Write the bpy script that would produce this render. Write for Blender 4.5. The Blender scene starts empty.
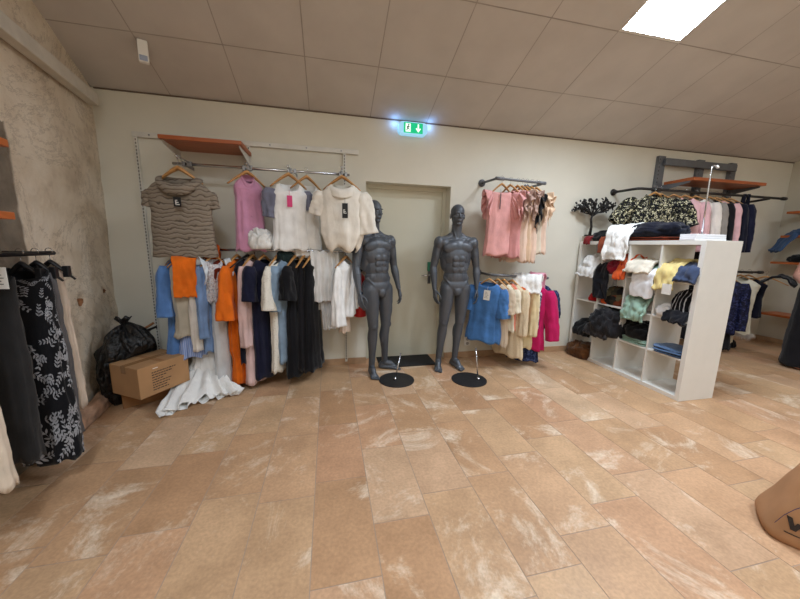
import bpy, math, random
from math import sin, cos, pi, radians, sqrt, atan2, hypot
from mathutils import Vector, Matrix, noise
random.seed(7)
S = bpy.context.scene
COL = S.collection

# ------------------------------------------------------------------ camera
# rows: camera right, camera down, camera forward in world axes
CM = Matrix(((0.9757544869966469, -0.21799529369181095, 0.01952518973355914),
             (-0.018269589793461438, -0.1700230824066413, -0.9852707107885239),
             (0.21810411090735782, 0.9610255997512062, -0.16988347014393543)))
FPX, CX, CY, EYE = 316.42, 400.0, 299.5, 1.40
WALL_Y = 3.603
CAM = Vector((0, 0, EYE))
def ray(x, y): return CM.transposed() @ Vector(((x-CX)/FPX, (y-CY)/FPX, 1))
def P(x, y, Y):
    r = ray(x, y); return CAM + r*(Y/r.y)
def PF(x, y, z=0):
    r = ray(x, y); return CAM + r*((z-EYE)/r.z)
cd = bpy.data.cameras.new('camera'); cam = bpy.data.objects.new('camera', cd); COL.objects.link(cam)
cd.sensor_width = 36; cd.lens = FPX/800*36; cd.clip_start = .02
R3 = Matrix((CM[0], -CM[1], -CM[2])).transposed()
cam.matrix_world = Matrix.Translation(CAM) @ R3.to_4x4()
S.camera = cam
S.view_settings.view_transform = 'Standard'; S.view_settings.look = 'None'
S.view_settings.gamma = 1; S.view_settings.use_curve_mapping = False
S.view_settings.exposure = 1.0
w = bpy.data.worlds.new('world'); S.world = w; w.use_nodes = True
w.node_tree.nodes['Background'].inputs[0].default_value = (.02, .02, .02, 1)

# --------------------------------------------------------------- materials
def lin(c):
    def f(v):
        v /= 255.0
        return v/12.92 if v <= .04045 else ((v+.055)/1.055)**2.4
    return (f(c[0]), f(c[1]), f(c[2]), 1)
MATS = {}
class NT:
    def __init__(s, name):
        s.m = bpy.data.materials.new(name); s.m.use_nodes = True; s.t = s.m.node_tree
        s.b = s.t.nodes['Principled BSDF']
    def n(s, kind, **kw):
        nd = s.t.nodes.new('ShaderNode'+kind)
        for k, v in kw.items():
            if k.startswith('i_'):
                key = k[2:]; key = int(key) if key.isdigit() else key.replace('_', ' ')
                nd.inputs[key].default_value = v
            else: setattr(nd, k, v)
        return nd
    def l(s, a, ai, b, bi): s.t.links.new(a.outputs[ai], b.inputs[bi])
    def ramp(s, stops, interp='LINEAR'):
        r = s.t.nodes.new('ShaderNodeValToRGB'); r.color_ramp.interpolation = interp
        e = r.color_ramp.elements
        while len(e) < len(stops): e.new(.5)
        for el, (p, c) in zip(e, stops): el.position = p; el.color = c
        return r
    def coord(s, scale=None, out='Object'):
        t = s.n('TexCoord')
        if scale is None: return t, out
        m = s.n('Mapping'); s.l(t, out, m, 'Vector'); m.inputs['Scale'].default_value = scale
        return m, 'Vector'
    def bump(s, src, so, strength=.3, dist=.002):
        b = s.n('Bump'); b.inputs['Strength'].default_value = strength; b.inputs['Distance'].default_value = dist
        s.l(src, so, b, 'Height'); s.l(b, 'Normal', s.b, 'Normal')
    def set(s, rough=.5, metal=0, col=None, spec=None):
        s.b.inputs['Roughness'].default_value = rough; s.b.inputs['Metallic'].default_value = metal
        if col: s.b.inputs['Base Color'].default_value = lin(col)
        if spec is not None: s.b.inputs['Specular IOR Level'].default_value = spec

def vary(t, col, amt=.1, scale=6, detail=4):
    """noise-varied base colour"""
    c, o = t.coord()
    nz = t.n('TexNoise'); nz.inputs['Scale'].default_value = scale; nz.inputs['Detail'].default_value = detail
    t.l(c, o, nz, 'Vector')
    a = lin(tuple(v*(1-amt) for v in col)); b = lin(tuple(min(255, v*(1+amt*.6)) for v in col))
    r = t.ramp([(.3, a), (.7, b)]); t.l(nz, 'Fac', r, 'Fac'); t.l(r, 'Color', t.b, 'Base Color')
    return nz
def simple(name, col, rough=.5, metal=0, amt=.06, scale=8, bump=0, bscale=60, spec=None):
    if name in MATS: return MATS[name]
    t = NT(name); t.set(rough, metal, spec=spec); vary(t, col, amt, scale)
    if bump:
        c, o = t.coord(); nz = t.n('TexNoise'); nz.inputs['Scale'].default_value = bscale; nz.inputs['Detail'].default_value = 6
        t.l(c, o, nz, 'Vector'); t.bump(nz, 'Fac', bump, .003)
    MATS[name] = t.m; return t.m
def fabric(name, col, rough=.9, amt=.06, weave=420, sheen=.15, bump=.25, alpha=None):
    name = 'fabric_'+name
    if name in MATS: return MATS[name]
    t = NT(name); t.set(rough, 0, spec=.15); vary(t, col, amt, 9, 5)
    t.b.inputs['Sheen Weight'].default_value = sheen
    c, o = t.coord(); nz = t.n('TexNoise'); nz.inputs['Scale'].default_value = weave; t.l(c, o, nz, 'Vector')
    mp = t.n('Mapping'); mp.inputs['Scale'].default_value = (1, 1, .4); t.l(c, o, mp, 'Vector')
    n2 = t.n('TexNoise'); n2.inputs['Scale'].default_value = 26; n2.inputs['Detail'].default_value = 6; n2.inputs['Distortion'].default_value = .8; t.l(mp, 'Vector', n2, 'Vector')
    mx = t.n('Math', operation='MULTIPLY_ADD'); t.l(nz, 'Fac', mx, 0); mx.inputs[1].default_value = .25; t.l(n2, 'Fac', mx, 2)
    t.bump(mx, 'Value', min(1, bump*1.6), .011)
    if alpha: t.b.inputs['Alpha'].default_value = alpha
    MATS[name] = t.m; return t.m
def stripes(name, c1, c2, axis='X', scale=40, dist=0, width=.5, rough=.9, bump=0):
    name = 'fabric_'+name
    if name in MATS: return MATS[name]
    t = NT(name); t.set(rough, 0, spec=.15); c, o = t.coord()
    wv = t.n('TexWave', wave_type='BANDS', bands_direction=axis); wv.inputs['Scale'].default_value = scale
    wv.inputs['Distortion'].default_value = dist; wv.inputs['Detail Scale'].default_value = 1.2; wv.inputs['Detail'].default_value = 2
    t.l(c, o, wv, 'Vector')
    r = t.ramp([(width-.08, lin(c1)), (width+.08, lin(c2))]); t.l(wv, 'Color', r, 'Fac'); t.l(r, 'Color', t.b, 'Base Color')
    if bump: t.bump(wv, 'Fac', bump, .006)
    MATS[name] = t.m; return t.m
def blotch(name, cols, scale=30, rough=.9, rand=1, stops=None):
    """printed fabric: voronoi cells thrown between a few colours"""
    name = 'fabric_'+name
    if name in MATS: return MATS[name]
    t = NT(name); t.set(rough, 0, spec=.15); c, o = t.coord()
    nz = t.n('TexNoise'); nz.inputs['Scale'].default_value = scale*.6; t.l(c, o, nz, 'Vector')
    mx = t.n('MixRGB', blend_type='LINEAR_LIGHT'); mx.inputs['Fac'].default_value = .03; t.l(c, o, mx, 1); t.l(nz, 'Color', mx, 2)
    v = t.n('TexVoronoi'); v.inputs['Scale'].default_value = scale; v.inputs['Randomness'].default_value = rand; t.l(mx, 'Color', v, 'Vector')
    sp = t.n('SeparateColor'); t.l(v, 'Color', sp, 'Color')
    k = len(cols); st = stops or [i/k for i in range(k)]
    r = t.ramp([(st[i], lin(cols[i])) for i in range(k)], 'CONSTANT'); t.l(sp, 'Red', r, 'Fac'); t.l(r, 'Color', t.b, 'Base Color')
    MATS[name] = t.m; return t.m
def lace(name, col, scale=70):
    name = 'fabric_'+name
    if name in MATS: return MATS[name]
    t = NT(name); t.set(.9, 0, spec=.15); c, o = t.coord()
    v = t.n('TexVoronoi'); v.inputs['Scale'].default_value = scale; t.l(c, o, v, 'Vector')
    r = t.ramp([(.12, lin(tuple(x*.72 for x in col))), (.3, lin(col))]); t.l(v, 'Distance', r, 'Fac'); t.l(r, 'Color', t.b, 'Base Color')
    t.bump(v, 'Distance', .35, .004); MATS[name] = t.m; return t.m
def glow(name, col, strength):
    t = NT(name); t.set(.5, 0, col); t.b.inputs['Emission Color'].default_value = lin(col); t.b.inputs['Emission Strength'].default_value = strength
    return t.m

def m_floor_tile():
    t = NT('terracotta_tile'); c, o = t.coord()
    g = t.n('NewGeometry')
    nz = t.n('TexNoise'); nz.inputs['Scale'].default_value = 3.2; nz.inputs['Detail'].default_value = 7; nz.inputs['Roughness'].default_value = .68
    # shift noise per tile so that stains do not run on across joints
    ad = t.n('VectorMath', operation='MULTIPLY_ADD'); cb = t.n('CombineXYZ')
    t.l(g, 'Random Per Island', cb, 0); t.l(g, 'Random Per Island', cb, 1)
    ad.inputs[1].default_value = (37, 53, 0); t.l(cb, 'Vector', ad, 0); t.l(c, o, ad, 2); t.l(ad, 'Vector', nz, 'Vector')
    base = t.ramp([(0, lin((190, 148, 111))), (.3, lin((200, 162, 125))), (.55, lin((207, 170, 132))), (.8, lin((199, 154, 119))), (1, lin((212, 181, 148)))])
    t.l(g, 'Random Per Island', base, 'Fac')
    mo = t.ramp([(.3, (.78, .76, .74, 1)), (.62, (1.06, 1.06, 1.06, 1))]); t.l(nz, 'Fac', mo, 'Fac')
    mul = t.n('MixRGB', blend_type='MULTIPLY'); mul.inputs['Fac'].default_value = 1; t.l(base, 'Color', mul, 1); t.l(mo, 'Color', mul, 2)
    n2 = t.n('TexNoise'); n2.inputs['Scale'].default_value = 1.7; n2.inputs['Detail'].default_value = 8; n2.inputs['Roughness'].default_value = .75; n2.inputs['Distortion'].default_value = .6
    t.l(ad, 'Vector', n2, 'Vector')
    wr = t.ramp([(.54, (0, 0, 0, 1)), (.60, (.35, .35, .35, 1)), (.66, (.72, .72, .72, 1))]); t.l(n2, 'Fac', wr, 'Fac')
    mx = t.n('MixRGB', blend_type='MIX'); t.l(wr, 'Color', mx, 'Fac'); t.l(mul, 'Color', mx, 1); mx.inputs[2].default_value = lin((244, 226, 202))
    n3 = t.n('TexNoise'); n3.inputs['Scale'].default_value = 62; n3.inputs['Detail'].default_value = 5; t.l(c, o, n3, 'Vector')
    sp = t.ramp([(.34, (.89, .88, .87, 1)), (.64, (1.05, 1.05, 1.05, 1))]); t.l(n3, 'Fac', sp, 'Fac')
    m2 = t.n('MixRGB', blend_type='MULTIPLY'); m2.inputs['Fac'].default_value = 1; t.l(mx, 'Color', m2, 1); t.l(sp, 'Color', m2, 2)
    t.l(m2, 'Color', t.b, 'Base Color')
    rr = t.ramp([(.3, (.34, .34, .34, 1)), (.7, (.6, .6, .6, 1))]); t.l(nz, 'Fac', rr, 'Fac'); t.l(rr, 'Color', t.b, 'Roughness')
    t.bump(nz, 'Fac', .25, .004); t.b.inputs['Specular IOR Level'].default_value = .4
    return t.m
def m_stone():
    t = NT('old_plaster_stone'); t.set(.95, 0, spec=.1); c, o = t.coord()
    n1 = t.n('TexNoise'); n1.inputs['Scale'].default_value = 2.1; n1.inputs['Detail'].default_value = 9; n1.inputs['Roughness'].default_value = .65; t.l(c, o, n1, 'Vector')
    r = t.ramp([(.28, lin((190, 170, 146))), (.45, lin((222, 206, 184))), (.62, lin((234, 221, 202))), (.8, lin((206, 184, 156)))]); t.l(n1, 'Fac', r, 'Fac')
    # bare darker stone beyond the edge of the plaster coat
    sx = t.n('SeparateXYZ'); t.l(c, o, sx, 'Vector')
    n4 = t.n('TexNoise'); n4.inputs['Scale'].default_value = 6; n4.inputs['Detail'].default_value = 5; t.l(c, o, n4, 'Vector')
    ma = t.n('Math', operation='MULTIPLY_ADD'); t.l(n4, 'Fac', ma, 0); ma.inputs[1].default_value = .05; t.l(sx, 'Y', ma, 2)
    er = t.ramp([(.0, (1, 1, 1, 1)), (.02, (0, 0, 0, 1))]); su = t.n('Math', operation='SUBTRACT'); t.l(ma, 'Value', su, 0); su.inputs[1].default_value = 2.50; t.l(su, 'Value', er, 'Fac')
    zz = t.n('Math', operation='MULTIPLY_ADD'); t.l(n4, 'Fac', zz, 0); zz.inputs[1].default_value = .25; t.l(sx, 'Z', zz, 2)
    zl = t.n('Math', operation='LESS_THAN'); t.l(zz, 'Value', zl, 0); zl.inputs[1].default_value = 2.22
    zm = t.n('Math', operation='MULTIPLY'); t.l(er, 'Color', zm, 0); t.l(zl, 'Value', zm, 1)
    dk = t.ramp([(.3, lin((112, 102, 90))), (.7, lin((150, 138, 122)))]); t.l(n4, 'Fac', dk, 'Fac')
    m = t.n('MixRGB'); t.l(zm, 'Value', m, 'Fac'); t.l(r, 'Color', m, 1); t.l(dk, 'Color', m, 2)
    # brown stains and cracks
    v = t.n('TexNoise'); v.inputs['Scale'].default_value = 1.3; v.inputs['Detail'].default_value = 12; v.inputs['Roughness'].default_value = .8; v.inputs['Distortion'].default_value = 1.5; t.l(c, o, v, 'Vector')
    cr = t.ramp([(.485, (0, 0, 0, 1)), (.5, (.5, .5, .5, 1)), (.515, (0, 0, 0, 1))]); t.l(v, 'Fac', cr, 'Fac')
    m2 = t.n('MixRGB'); t.l(cr, 'Color', m2, 'Fac'); t.l(m, 'Color', m2, 1); m2.inputs[2].default_value = lin((120, 98, 78))
    t.l(m2, 'Color', t.b, 'Base Color')
    n5 = t.n('TexNoise'); n5.inputs['Scale'].default_value = 26; n5.inputs['Detail'].default_value = 9; n5.inputs['Roughness'].default_value = .6; t.l(c, o, n5, 'Vector')
    t.bump(n5, 'Fac', .7, .012)
    return t.m
def m_wood(name, c1, c2, scale=3, rough=.45, axis='X'):
    if name in MATS: return MATS[name]
    t = NT(name); t.set(rough); sc = {'X': (1, 9, 9), 'Y': (9, 1, 9), 'Z': (9, 9, 1)}[axis]
    c, o = t.coord(sc); nz = t.n('TexNoise'); nz.inputs['Scale'].default_value = scale; nz.inputs['Detail'].default_value = 6; nz.inputs['Distortion'].default_value = .4
    t.l(c, o, nz, 'Vector'); r = t.ramp([(.3, lin(c1)), (.7, lin(c2))]); t.l(nz, 'Fac', r, 'Fac'); t.l(r, 'Color', t.b, 'Base Color')
    MATS[name] = t.m; return t.m

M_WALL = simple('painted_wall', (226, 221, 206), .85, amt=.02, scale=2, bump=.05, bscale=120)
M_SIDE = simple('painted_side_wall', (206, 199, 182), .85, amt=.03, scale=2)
M_CEIL = simple('ceiling_panel', (204, 197, 190), .9, amt=.03, scale=3, bump=.08, bscale=200)
M_CGAP = simple('ceiling_joint', (172, 163, 154), .9)
M_TILE = m_floor_tile(); M_GROUT = simple('grout', (172, 150, 132), .9)
M_SKIRT = simple('terracotta_skirting', (186, 150, 116), .5, amt=.15, scale=5)
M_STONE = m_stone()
M_WHITE = simple('white_laminate', (232, 230, 224), .35, amt=.01)
M_WMET = simple('white_metal', (222, 219, 210), .4, amt=.03)
M_SLOT = simple('slot_shadow', (70, 66, 62), .8)
M_CHROME = simple('chrome', (205, 205, 208), .18, 1, amt=.02)
M_STEEL = simple('brushed_steel', (150, 150, 152), .35, 1, amt=.05)
M_GREY = simple('grey_metal', (108, 110, 114), .5, .2, amt=.06)
M_DMET = simple('dark_metal', (58, 56, 55), .45, .6, amt=.08)
M_BLK = simple('black_plastic', (24, 24, 26), .45, amt=.1)
M_SHELF = m_wood('orange_shelf_wood', (156, 78, 36), (182, 98, 48), 2.5, .4)
M_HANG = m_wood('hanger_wood', (176, 122, 66), (214, 164, 104), 4, .4)
M_DOOR = simple('door_paint', (216, 212, 192), .55, amt=.015, scale=2)
M_CARD = simple('cardboard', (176, 134, 92), .85, amt=.06, scale=5, bump=.06, bscale=90)
M_CARD2 = simple('cardboard_dark', (158, 112, 70), .85, amt=.08, scale=5)
M_TAPE = simple('packing_tape', (150, 112, 74), .25, amt=.05)
M_INK = simple('printed_ink', (52, 44, 40), .8)
M_PAPER = simple('white_card', (238, 236, 230), .7, amt=.01)
M_BLACKCARD = simple('black_card', (28, 27, 28), .6)

# ----------------------------------------------------------------- meshes
class MB:
    def __init__(s): s.v = []; s.f = []; s.m = []
    def add(s, vs, fs, mi=0):
        b = len(s.v); s.v += [tuple(v) for v in vs]; s.f += [tuple(i+b for i in f) for f in fs]; s.m += [mi]*len(fs)
    def box(s, x0, x1, y0, y1, z0, z1, mi=0, M=None):
        vs = [Vector((x, y, z)) for z in (z0, z1) for y in (y0, y1) for x in (x0, x1)]
        if M: vs = [M @ v for v in vs]
        s.add(vs, [(0, 2, 3, 1), (4, 5, 7, 6), (0, 1, 5, 4), (1, 3, 7, 5), (3, 2, 6, 7), (2, 0, 4, 6)], mi); return s
    def tube(s, pts, r, n=10, mi=0, cap=True, sq=1.0):
        pts = [Vector(p) for p in pts]; rs = r if isinstance(r, (list, tuple)) else [r]*len(pts)
        vs = []; prev = None
        for i, p in enumerate(pts):
            d = (pts[min(i+1, len(pts)-1)]-pts[max(i-1, 0)]).normalized()
            if prev is None:
                a = d.orthogonal().normalized()
                if abs(d.z) < .9: a = d.cross(Vector((0, 0, 1))).normalized()
            else:
                a = (prev-d*prev.dot(d)); a = a.normalized() if a.length > 1e-6 else d.orthogonal().normalized()
            prev = a; b = d.cross(a)
            for k in range(n):
                t = 2*pi*k/n; vs.append(p+rs[i]*(cos(t)*a+sin(t)*b*sq))
        fs = [(i*n+k, i*n+(k+1) % n, (i+1)*n+(k+1) % n, (i+1)*n+k) for i in range(len(pts)-1) for k in range(n)]
        if cap: fs += [tuple(range(n-1, -1, -1)), tuple((len(pts)-1)*n+k for k in range(n))]
        s.add(vs, fs, mi); return s
    def ell(s, c, r, M=None, nu=16, nv=10, mi=0):
        c = Vector(c); vs = []
        for j in range(nv+1):
            ph = pi*j/nv
            for i in range(nu):
                t = 2*pi*i/nu; q = Vector((r[0]*sin(ph)*cos(t), r[1]*sin(ph)*sin(t), r[2]*cos(ph)))
                if M: q = M @ q
                vs.append(c+q)
        fs = [(j*nu+i, (j+1)*nu+i, (j+1)*nu+(i+1) % nu, j*nu+(i+1) % nu) for j in range(nv) for i in range(nu)]
        s.add(vs, fs, mi); return s
    def grid(s, fn, nu, nv, wrap=False, mi=0):
        n = nu if wrap else nu+1
        vs = [fn(i/nu, j/nv) for j in range(nv+1) for i in range(n)]
        fs = []
        for j in range(nv):
            for i in range(nu):
                a = j*n+i; b = j*n+(i+1) % n; fs.append((a, b, b+n, a+n))
        s.add(vs, fs, mi); return s
    def prism(s, poly, h, M, mi=0):
        k = len(poly); vs = [M @ Vector((x, y, 0)) for x, y in poly]+[M @ Vector((x, y, h)) for x, y in poly]
        fs = [tuple(range(k-1, -1, -1)), tuple(range(k, 2*k))]+[(i, (i+1) % k, k+(i+1) % k, k+i) for i in range(k)]
        s.add(vs, fs, mi); return s
    def build(s, name, mats, parent=None, smooth=False, loc=None, rotz=0, solid=0, bevel=0, sub=0):
        me = bpy.data.meshes.new(name); me.from_pydata(s.v, [], s.f)
        for m in (mats if isinstance(mats, (list, tuple)) else [mats]): me.materials.append(m)
        me.polygons.foreach_set('material_index', s.m)
        me.polygons.foreach_set('use_smooth', [smooth]*len(s.f)); me.update()
        o = bpy.data.objects.new(name, me); COL.objects.link(o)
        if parent: o.parent = parent
        if loc is not None: o.location = loc
        o.rotation_euler.z = rotz
        if bevel:
            b = o.modifiers.new('bevel', 'BEVEL'); b.width = bevel; b.segments = 2; b.limit_method = 'ANGLE'
        if solid:
            k = o.modifiers.new('solid', 'SOLIDIFY'); k.thickness = solid; k.offset = 0
        if sub:
            k = o.modifiers.new('sub', 'SUBSURF'); k.levels = sub; k.render_levels = sub
        return o
def tag(o, label, cat, group=None, kind=None):
    o['label'] = label; o['category'] = cat
    if group: o['group'] = group
    if kind: o['kind'] = kind
    return o
def root(name, label, cat, loc=(0, 0, 0), rotz=0, group=None):
    o = bpy.data.objects.new(name, None); COL.objects.link(o); o.location = loc; o.rotation_euler.z = rotz
    o.empty_display_size = .1
    return tag(o, label, cat, group)
def struct(mb, name, mats, **k):
    o = mb.build(name, mats, **k); o['kind'] = 'structure'; return o
def nz(p, seed=0, sc=1.0): return noise.noise(Vector((p[0]*sc+seed*7.3, p[1]*sc-seed*3.1, p[2]*sc+seed*1.7)))
def lerp(a, b, t): return a+(b-a)*t
def smooth_interp(keys, z):
    """keys: (z, a, b...) sorted by descending z -> smoothed values"""
    if z >= keys[0][0]: return keys[0][1:]
    for k0, k1 in zip(keys, keys[1:]):
        if z >= k1[0]:
            t = (k0[0]-z)/max(1e-9, k0[0]-k1[0]); t = t*t*(3-2*t)*.6+t*.4
            return tuple(lerp(p, q, t) for p, q in zip(k0[1:], k1[1:]))
    return keys[-1][1:]

# ------------------------------------------------------------------- room
XL, XR, YB = -2.0, 6.80, -3.4
SL = .348                                # ceiling rise towards the camera
def ceil_z(y): return 2.722+SL*(WALL_Y-y)
def lw(y): return -2.02+(WALL_Y-y)*.1673   # left wall line
mb = MB()
mb.box(-2.3, 7.0, YB-.1, 4.0, -.12, -.0015, 1)
offs = {-8: 0, -7: .2, -6: .35, -5: 1.46, -4: 1.55, -3: 1.715, -2: 1.63, -1: 1.12, 0: 1.38, 1: 1.52, 2: .99, 3: 1.13, 4: 1.265, 5: .825, 6: 1.39, 7: 1.22}
xs = {-1: -.10, 0: .20, 1: .495, 2: .805, 3: 1.09, 4: 1.395, 5: 1.715, 6: 2.02, 7: 2.345, 8: 2.64}
def colx(k): return xs[k] if k in xs else (xs[-1]+.2985*(k+1) if k < -1 else xs[8]+.302*(k-8))
for k in range(-8, 23):
    x0, x1 = colx(k), colx(k+1)
    if x0 > XR: break
    rr = random.Random(k*13+5); y = (offs[k] if k in offs else rr.random()*.6)
    while y > YB: y -= .606
    while y < WALL_Y+.3:
        L = .606; y1 = min(y+L, WALL_Y+.3)
        if y1-y > .02:
            g = .0022
            vs = [(x0+g, y+g, 0), (x1-g, y+g, 0), (x1-g, y1-g, 0), (x0+g, y1-g, 0)]
            mb.add(vs+[(a, b, -.006) for a, b, c in vs], [(0, 1, 2, 3), (0, 4, 5, 1), (1, 5, 6, 2), (2, 6, 7, 3), (3, 7, 4, 0)], 0)
        y += L
floor = struct(mb, 'floor', [M_TILE, M_GROUT])

# back wall with the door recess
DX0, DX1, DZ, DEP = .413, 1.395, 2.075, .17
mb = MB()
H = 2.85
mb.box(-2.25, DX0, WALL_Y, WALL_Y+.3, -.1, H).box(DX1, 7.0, WALL_Y, WALL_Y+.3, -.1, H).box(DX0, DX1, WALL_Y, WALL_Y+.3, DZ, H)
struct(mb, 'wall_back', M_WALL)
mb = MB()
mb.box(DX0-.02, DX1+.02, WALL_Y+DEP, WALL_Y+.29, -.02, DZ+.02)
door = struct(mb, 'door_1', M_DOOR)
mb = MB()
yd = WALL_Y+DEP
mb.box(DX0, DX0+.045, yd-.025, yd, 0, DZ).box(DX1-.045, DX1, yd-.025, yd, 0, DZ).box(DX0+.045, DX1-.045, yd-.025, yd, DZ-.045, DZ)
mb.build('door_frame', M_DOOR, door, bevel=.004)
h = P(430, 270, yd-.01)
mb = MB(); hx = 1.222; mb.box(hx-.02, hx+.02, yd-.012, yd-.001, .93, 1.15)
hd = mb.build('door_handle', M_STEEL, door, bevel=.004)
mb = MB(); mb.tube([(hx, yd-.01, 1.04), (hx, yd-.055, 1.04), (hx-.02, yd-.06, 1.04), (hx-.115, yd-.06, 1.035)], .009, 10)
mb.build('lever', M_CHROME, hd, True)
mb = MB(); mb.box(hx-.032, hx+.022, yd-.03, yd-.012, 1.09, 1.20)
o = mb.build('emergency_cover', simple('green_plastic', (60, 140, 110), .4), hd, bevel=.006); o['label'] = 'green emergency cover above the lever'

# skirting
mb = MB(); mb.box(-1.95, DX0, WALL_Y-.012, WALL_Y, 0, .075).box(DX1, XR, WALL_Y-.012, WALL_Y, 0, .075)
struct(mb, 'baseboard_back', M_SKIRT, bevel=.003)
# left wall: rough, not square to the back wall
mb = MB()
YS, NU, NV = (-3.4, 3.62), 150, 80
def lwall(u, v):
    y = lerp(YS[0], YS[1], u); z = v*5.2-.05
    d = .012*nz((y, z, 0), 3, 2.2)+.006*nz((y, z, 0), 5, 7)
    lump = max(0, min(1, (1.0-z)/.25))*max(0, min(1, (y-2.55)/.2))
    d += lump*.03*abs(nz((y, z, 0), 8, 6))
    # two broken out holes low on the wall
    for hy, hz, hr in ((2.997, .898, .05), (3.40, .93, .03)):
        q = hypot(y-hy, z-hz)/hr
        if q < 1: d -= .05*(1-q*q)
    n = Vector((.986, .165, 0))
    return Vector((lw(y)-.035*(1-z/2.6), y, z))+n*(d-.008)
mb.grid(lwall, NU*2, NV*2)
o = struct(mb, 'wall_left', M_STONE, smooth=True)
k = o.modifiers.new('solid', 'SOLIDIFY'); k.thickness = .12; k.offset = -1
mb = MB()                                # worn stone plinth at its foot
def plin(u, v):
    y = lerp(2.2, 3.1, u); a = v*pi/2*1.0
    prof = [(0, 0), (.085, 0), (.09, .06), (.07, .115), (0, .125)]
    t = v*(len(prof)-1); i = min(int(t), len(prof)-2); q = t-i
    x = lerp(prof[i][0], prof[i+1][0], q); z = lerp(prof[i][1], prof[i+1][1], q)
    j = 1+.25*nz((y, x*5, z*5), 2, 6)
    return Vector((lw(y)+x*j*.9, y, z*j))
mb.grid(plin, 40, 16)
struct(mb, 'trim_1', simple('worn_brick_plinth', (176, 142, 118), .9, amt=.3, scale=9, bump=.5, bscale=30), smooth=True)
for i, (hy, hz, r) in enumerate(((2.997, .898, .034), (3.40, .93, .022))):
    mb = MB()
    def hole(u, v):
        a = 2*pi*u; q = v*r*(1+.3*nz((cos(a), sin(a), 0), i+1, 1.5))
        return Vector((lw(hy)-.036-.012*(1-v)+.01*nz((cos(a)*v, sin(a)*v, 0), i, 4), hy+cos(a)*q*1.2, hz+sin(a)*q))
    mb.grid(hole, 20, 5, True)
    struct(mb, 'trim_%d' % (i+3), simple('bare_earth_hole', (150, 104, 70), .95, amt=.3, scale=20), smooth=True)
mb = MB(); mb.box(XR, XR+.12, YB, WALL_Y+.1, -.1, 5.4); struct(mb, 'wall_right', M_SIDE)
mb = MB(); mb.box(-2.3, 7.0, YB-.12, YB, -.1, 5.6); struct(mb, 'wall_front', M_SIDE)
# ceiling: 0.6 m panels with recessed joints, leaving out the lamp panels
PX = [.4563+.6185*k for k in range(-4, 11)]
PY = [3.03-.5975*k for k in range(0, 12)]
PY = [WALL_Y]+PY
lamps = [(3, 2), (3, 6), (-2, 6), (8, 6), (-1, 9)]  # column (index from X=.4563), row
lampx = {(c+4, r) for c, r in lamps}
def cpt(x, y, d=0): return (x, y, ceil_z(y)+d)
mb = MB()
XX = [-2.3]+[x for x in PX if -2.25 < x < 6.85]+[6.9]
for i in range(len(XX)-1):
    for j in range(len(PY)-1):
        x0, x1, y1, y0 = XX[i], XX[i+1], PY[j], PY[j+1]
        if x1 < -2.2: continue
        col = round((x0-.4563)/.6185) if x0 > -2.25 else -99
        if (col, j) in [(c, r) for c, r in lamps]: continue
        g = .004
        mb.add([cpt(x0+g, y0+g), cpt(x0+g, y1-g), cpt(x1-g, y1-g), cpt(x1-g, y0+g)], [(0, 1, 2, 3)], 0)
for x in XX[1:-1]:
    mb.add([cpt(x-.006, PY[-1], .0015), cpt(x-.006, WALL_Y, .0015), cpt(x+.006, WALL_Y, .0015), cpt(x+.006, PY[-1], .0015)], [(0, 1, 2, 3)], 1)
for y in PY[1:]:
    mb.add([cpt(-2.3, y-.006, .002), cpt(-2.3, y+.006, .002), cpt(6.9, y+.006, .002), cpt(6.9, y-.006, .002)], [(0, 1, 2, 3)], 1)
mb.add([cpt(-2.3, YB-.2, .03), cpt(-2.3, WALL_Y+.1, .03), cpt(6.95, WALL_Y+.1, .03), cpt(6.95, YB-.2, .03)], [(0, 1, 2, 3)], 1)
struct(mb, 'ceiling', [M_CEIL, M_CGAP])
# dark shadow-gap strip where ceiling meets the back wall
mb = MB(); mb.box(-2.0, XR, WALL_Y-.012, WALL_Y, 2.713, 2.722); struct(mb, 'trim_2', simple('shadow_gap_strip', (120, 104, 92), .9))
# lamps
M_LAMP = glow('lamp_diffuser', (226, 240, 255), 33)
names = {0: 'square ceiling light panel above the white cube bookcase'}
for i, (c, r) in enumerate(lamps):
    x0 = .4563+.6185*c; x1 = x0+.6185; y1, y0 = PY[r], PY[r+1]
    lab = ['glowing square ceiling light panel nearest the back wall', 'square ceiling light panel further along the same column of tiles',
           'square ceiling light panel over the left display aisle', 'square ceiling light panel over the right aisle', 'square ceiling light panel at the front of the shop'][i]
    rt = root('ceiling_light', lab, 'ceiling light', cpt((x0+x1)/2, (y0+y1)/2), 0, 'recessed ceiling light panels')
    ox, oy, oz = rt.location
    q = lambda x, y, d: (x-ox, y-oy, ceil_z(y)+d-oz)
    mb = MB(); mb.add([q(x0+.02, y0+.02, .004), q(x0+.02, y1-.02, .004), q(x1-.02, y1-.02, .004), q(x1-.02, y0+.02, .004)], [(0, 1, 2, 3)])
    mb.build('diffuser', M_LAMP, rt)
    mb = MB()
    for a, b, c_, d in ((x0, x1, y0, y0+.02), (x0, x1, y1-.02, y1), (x0, x0+.02, y0+.02, y1-.02), (x1-.02, x1, y0+.02, y1-.02)):
        mb.add([q(a, c_, 0), q(a, d, 0), q(b, d, 0), q(b, c_, 0), q(a, c_, .02), q(a, d, .02), q(b, d, .02), q(b, c_, .02)],
               [(0, 1, 2, 3), (0, 3, 7, 4), (1, 5, 6, 2), (0, 4, 5, 1), (3, 2, 6, 7)])
    mb.build('frame', M_WMET, rt)

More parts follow.
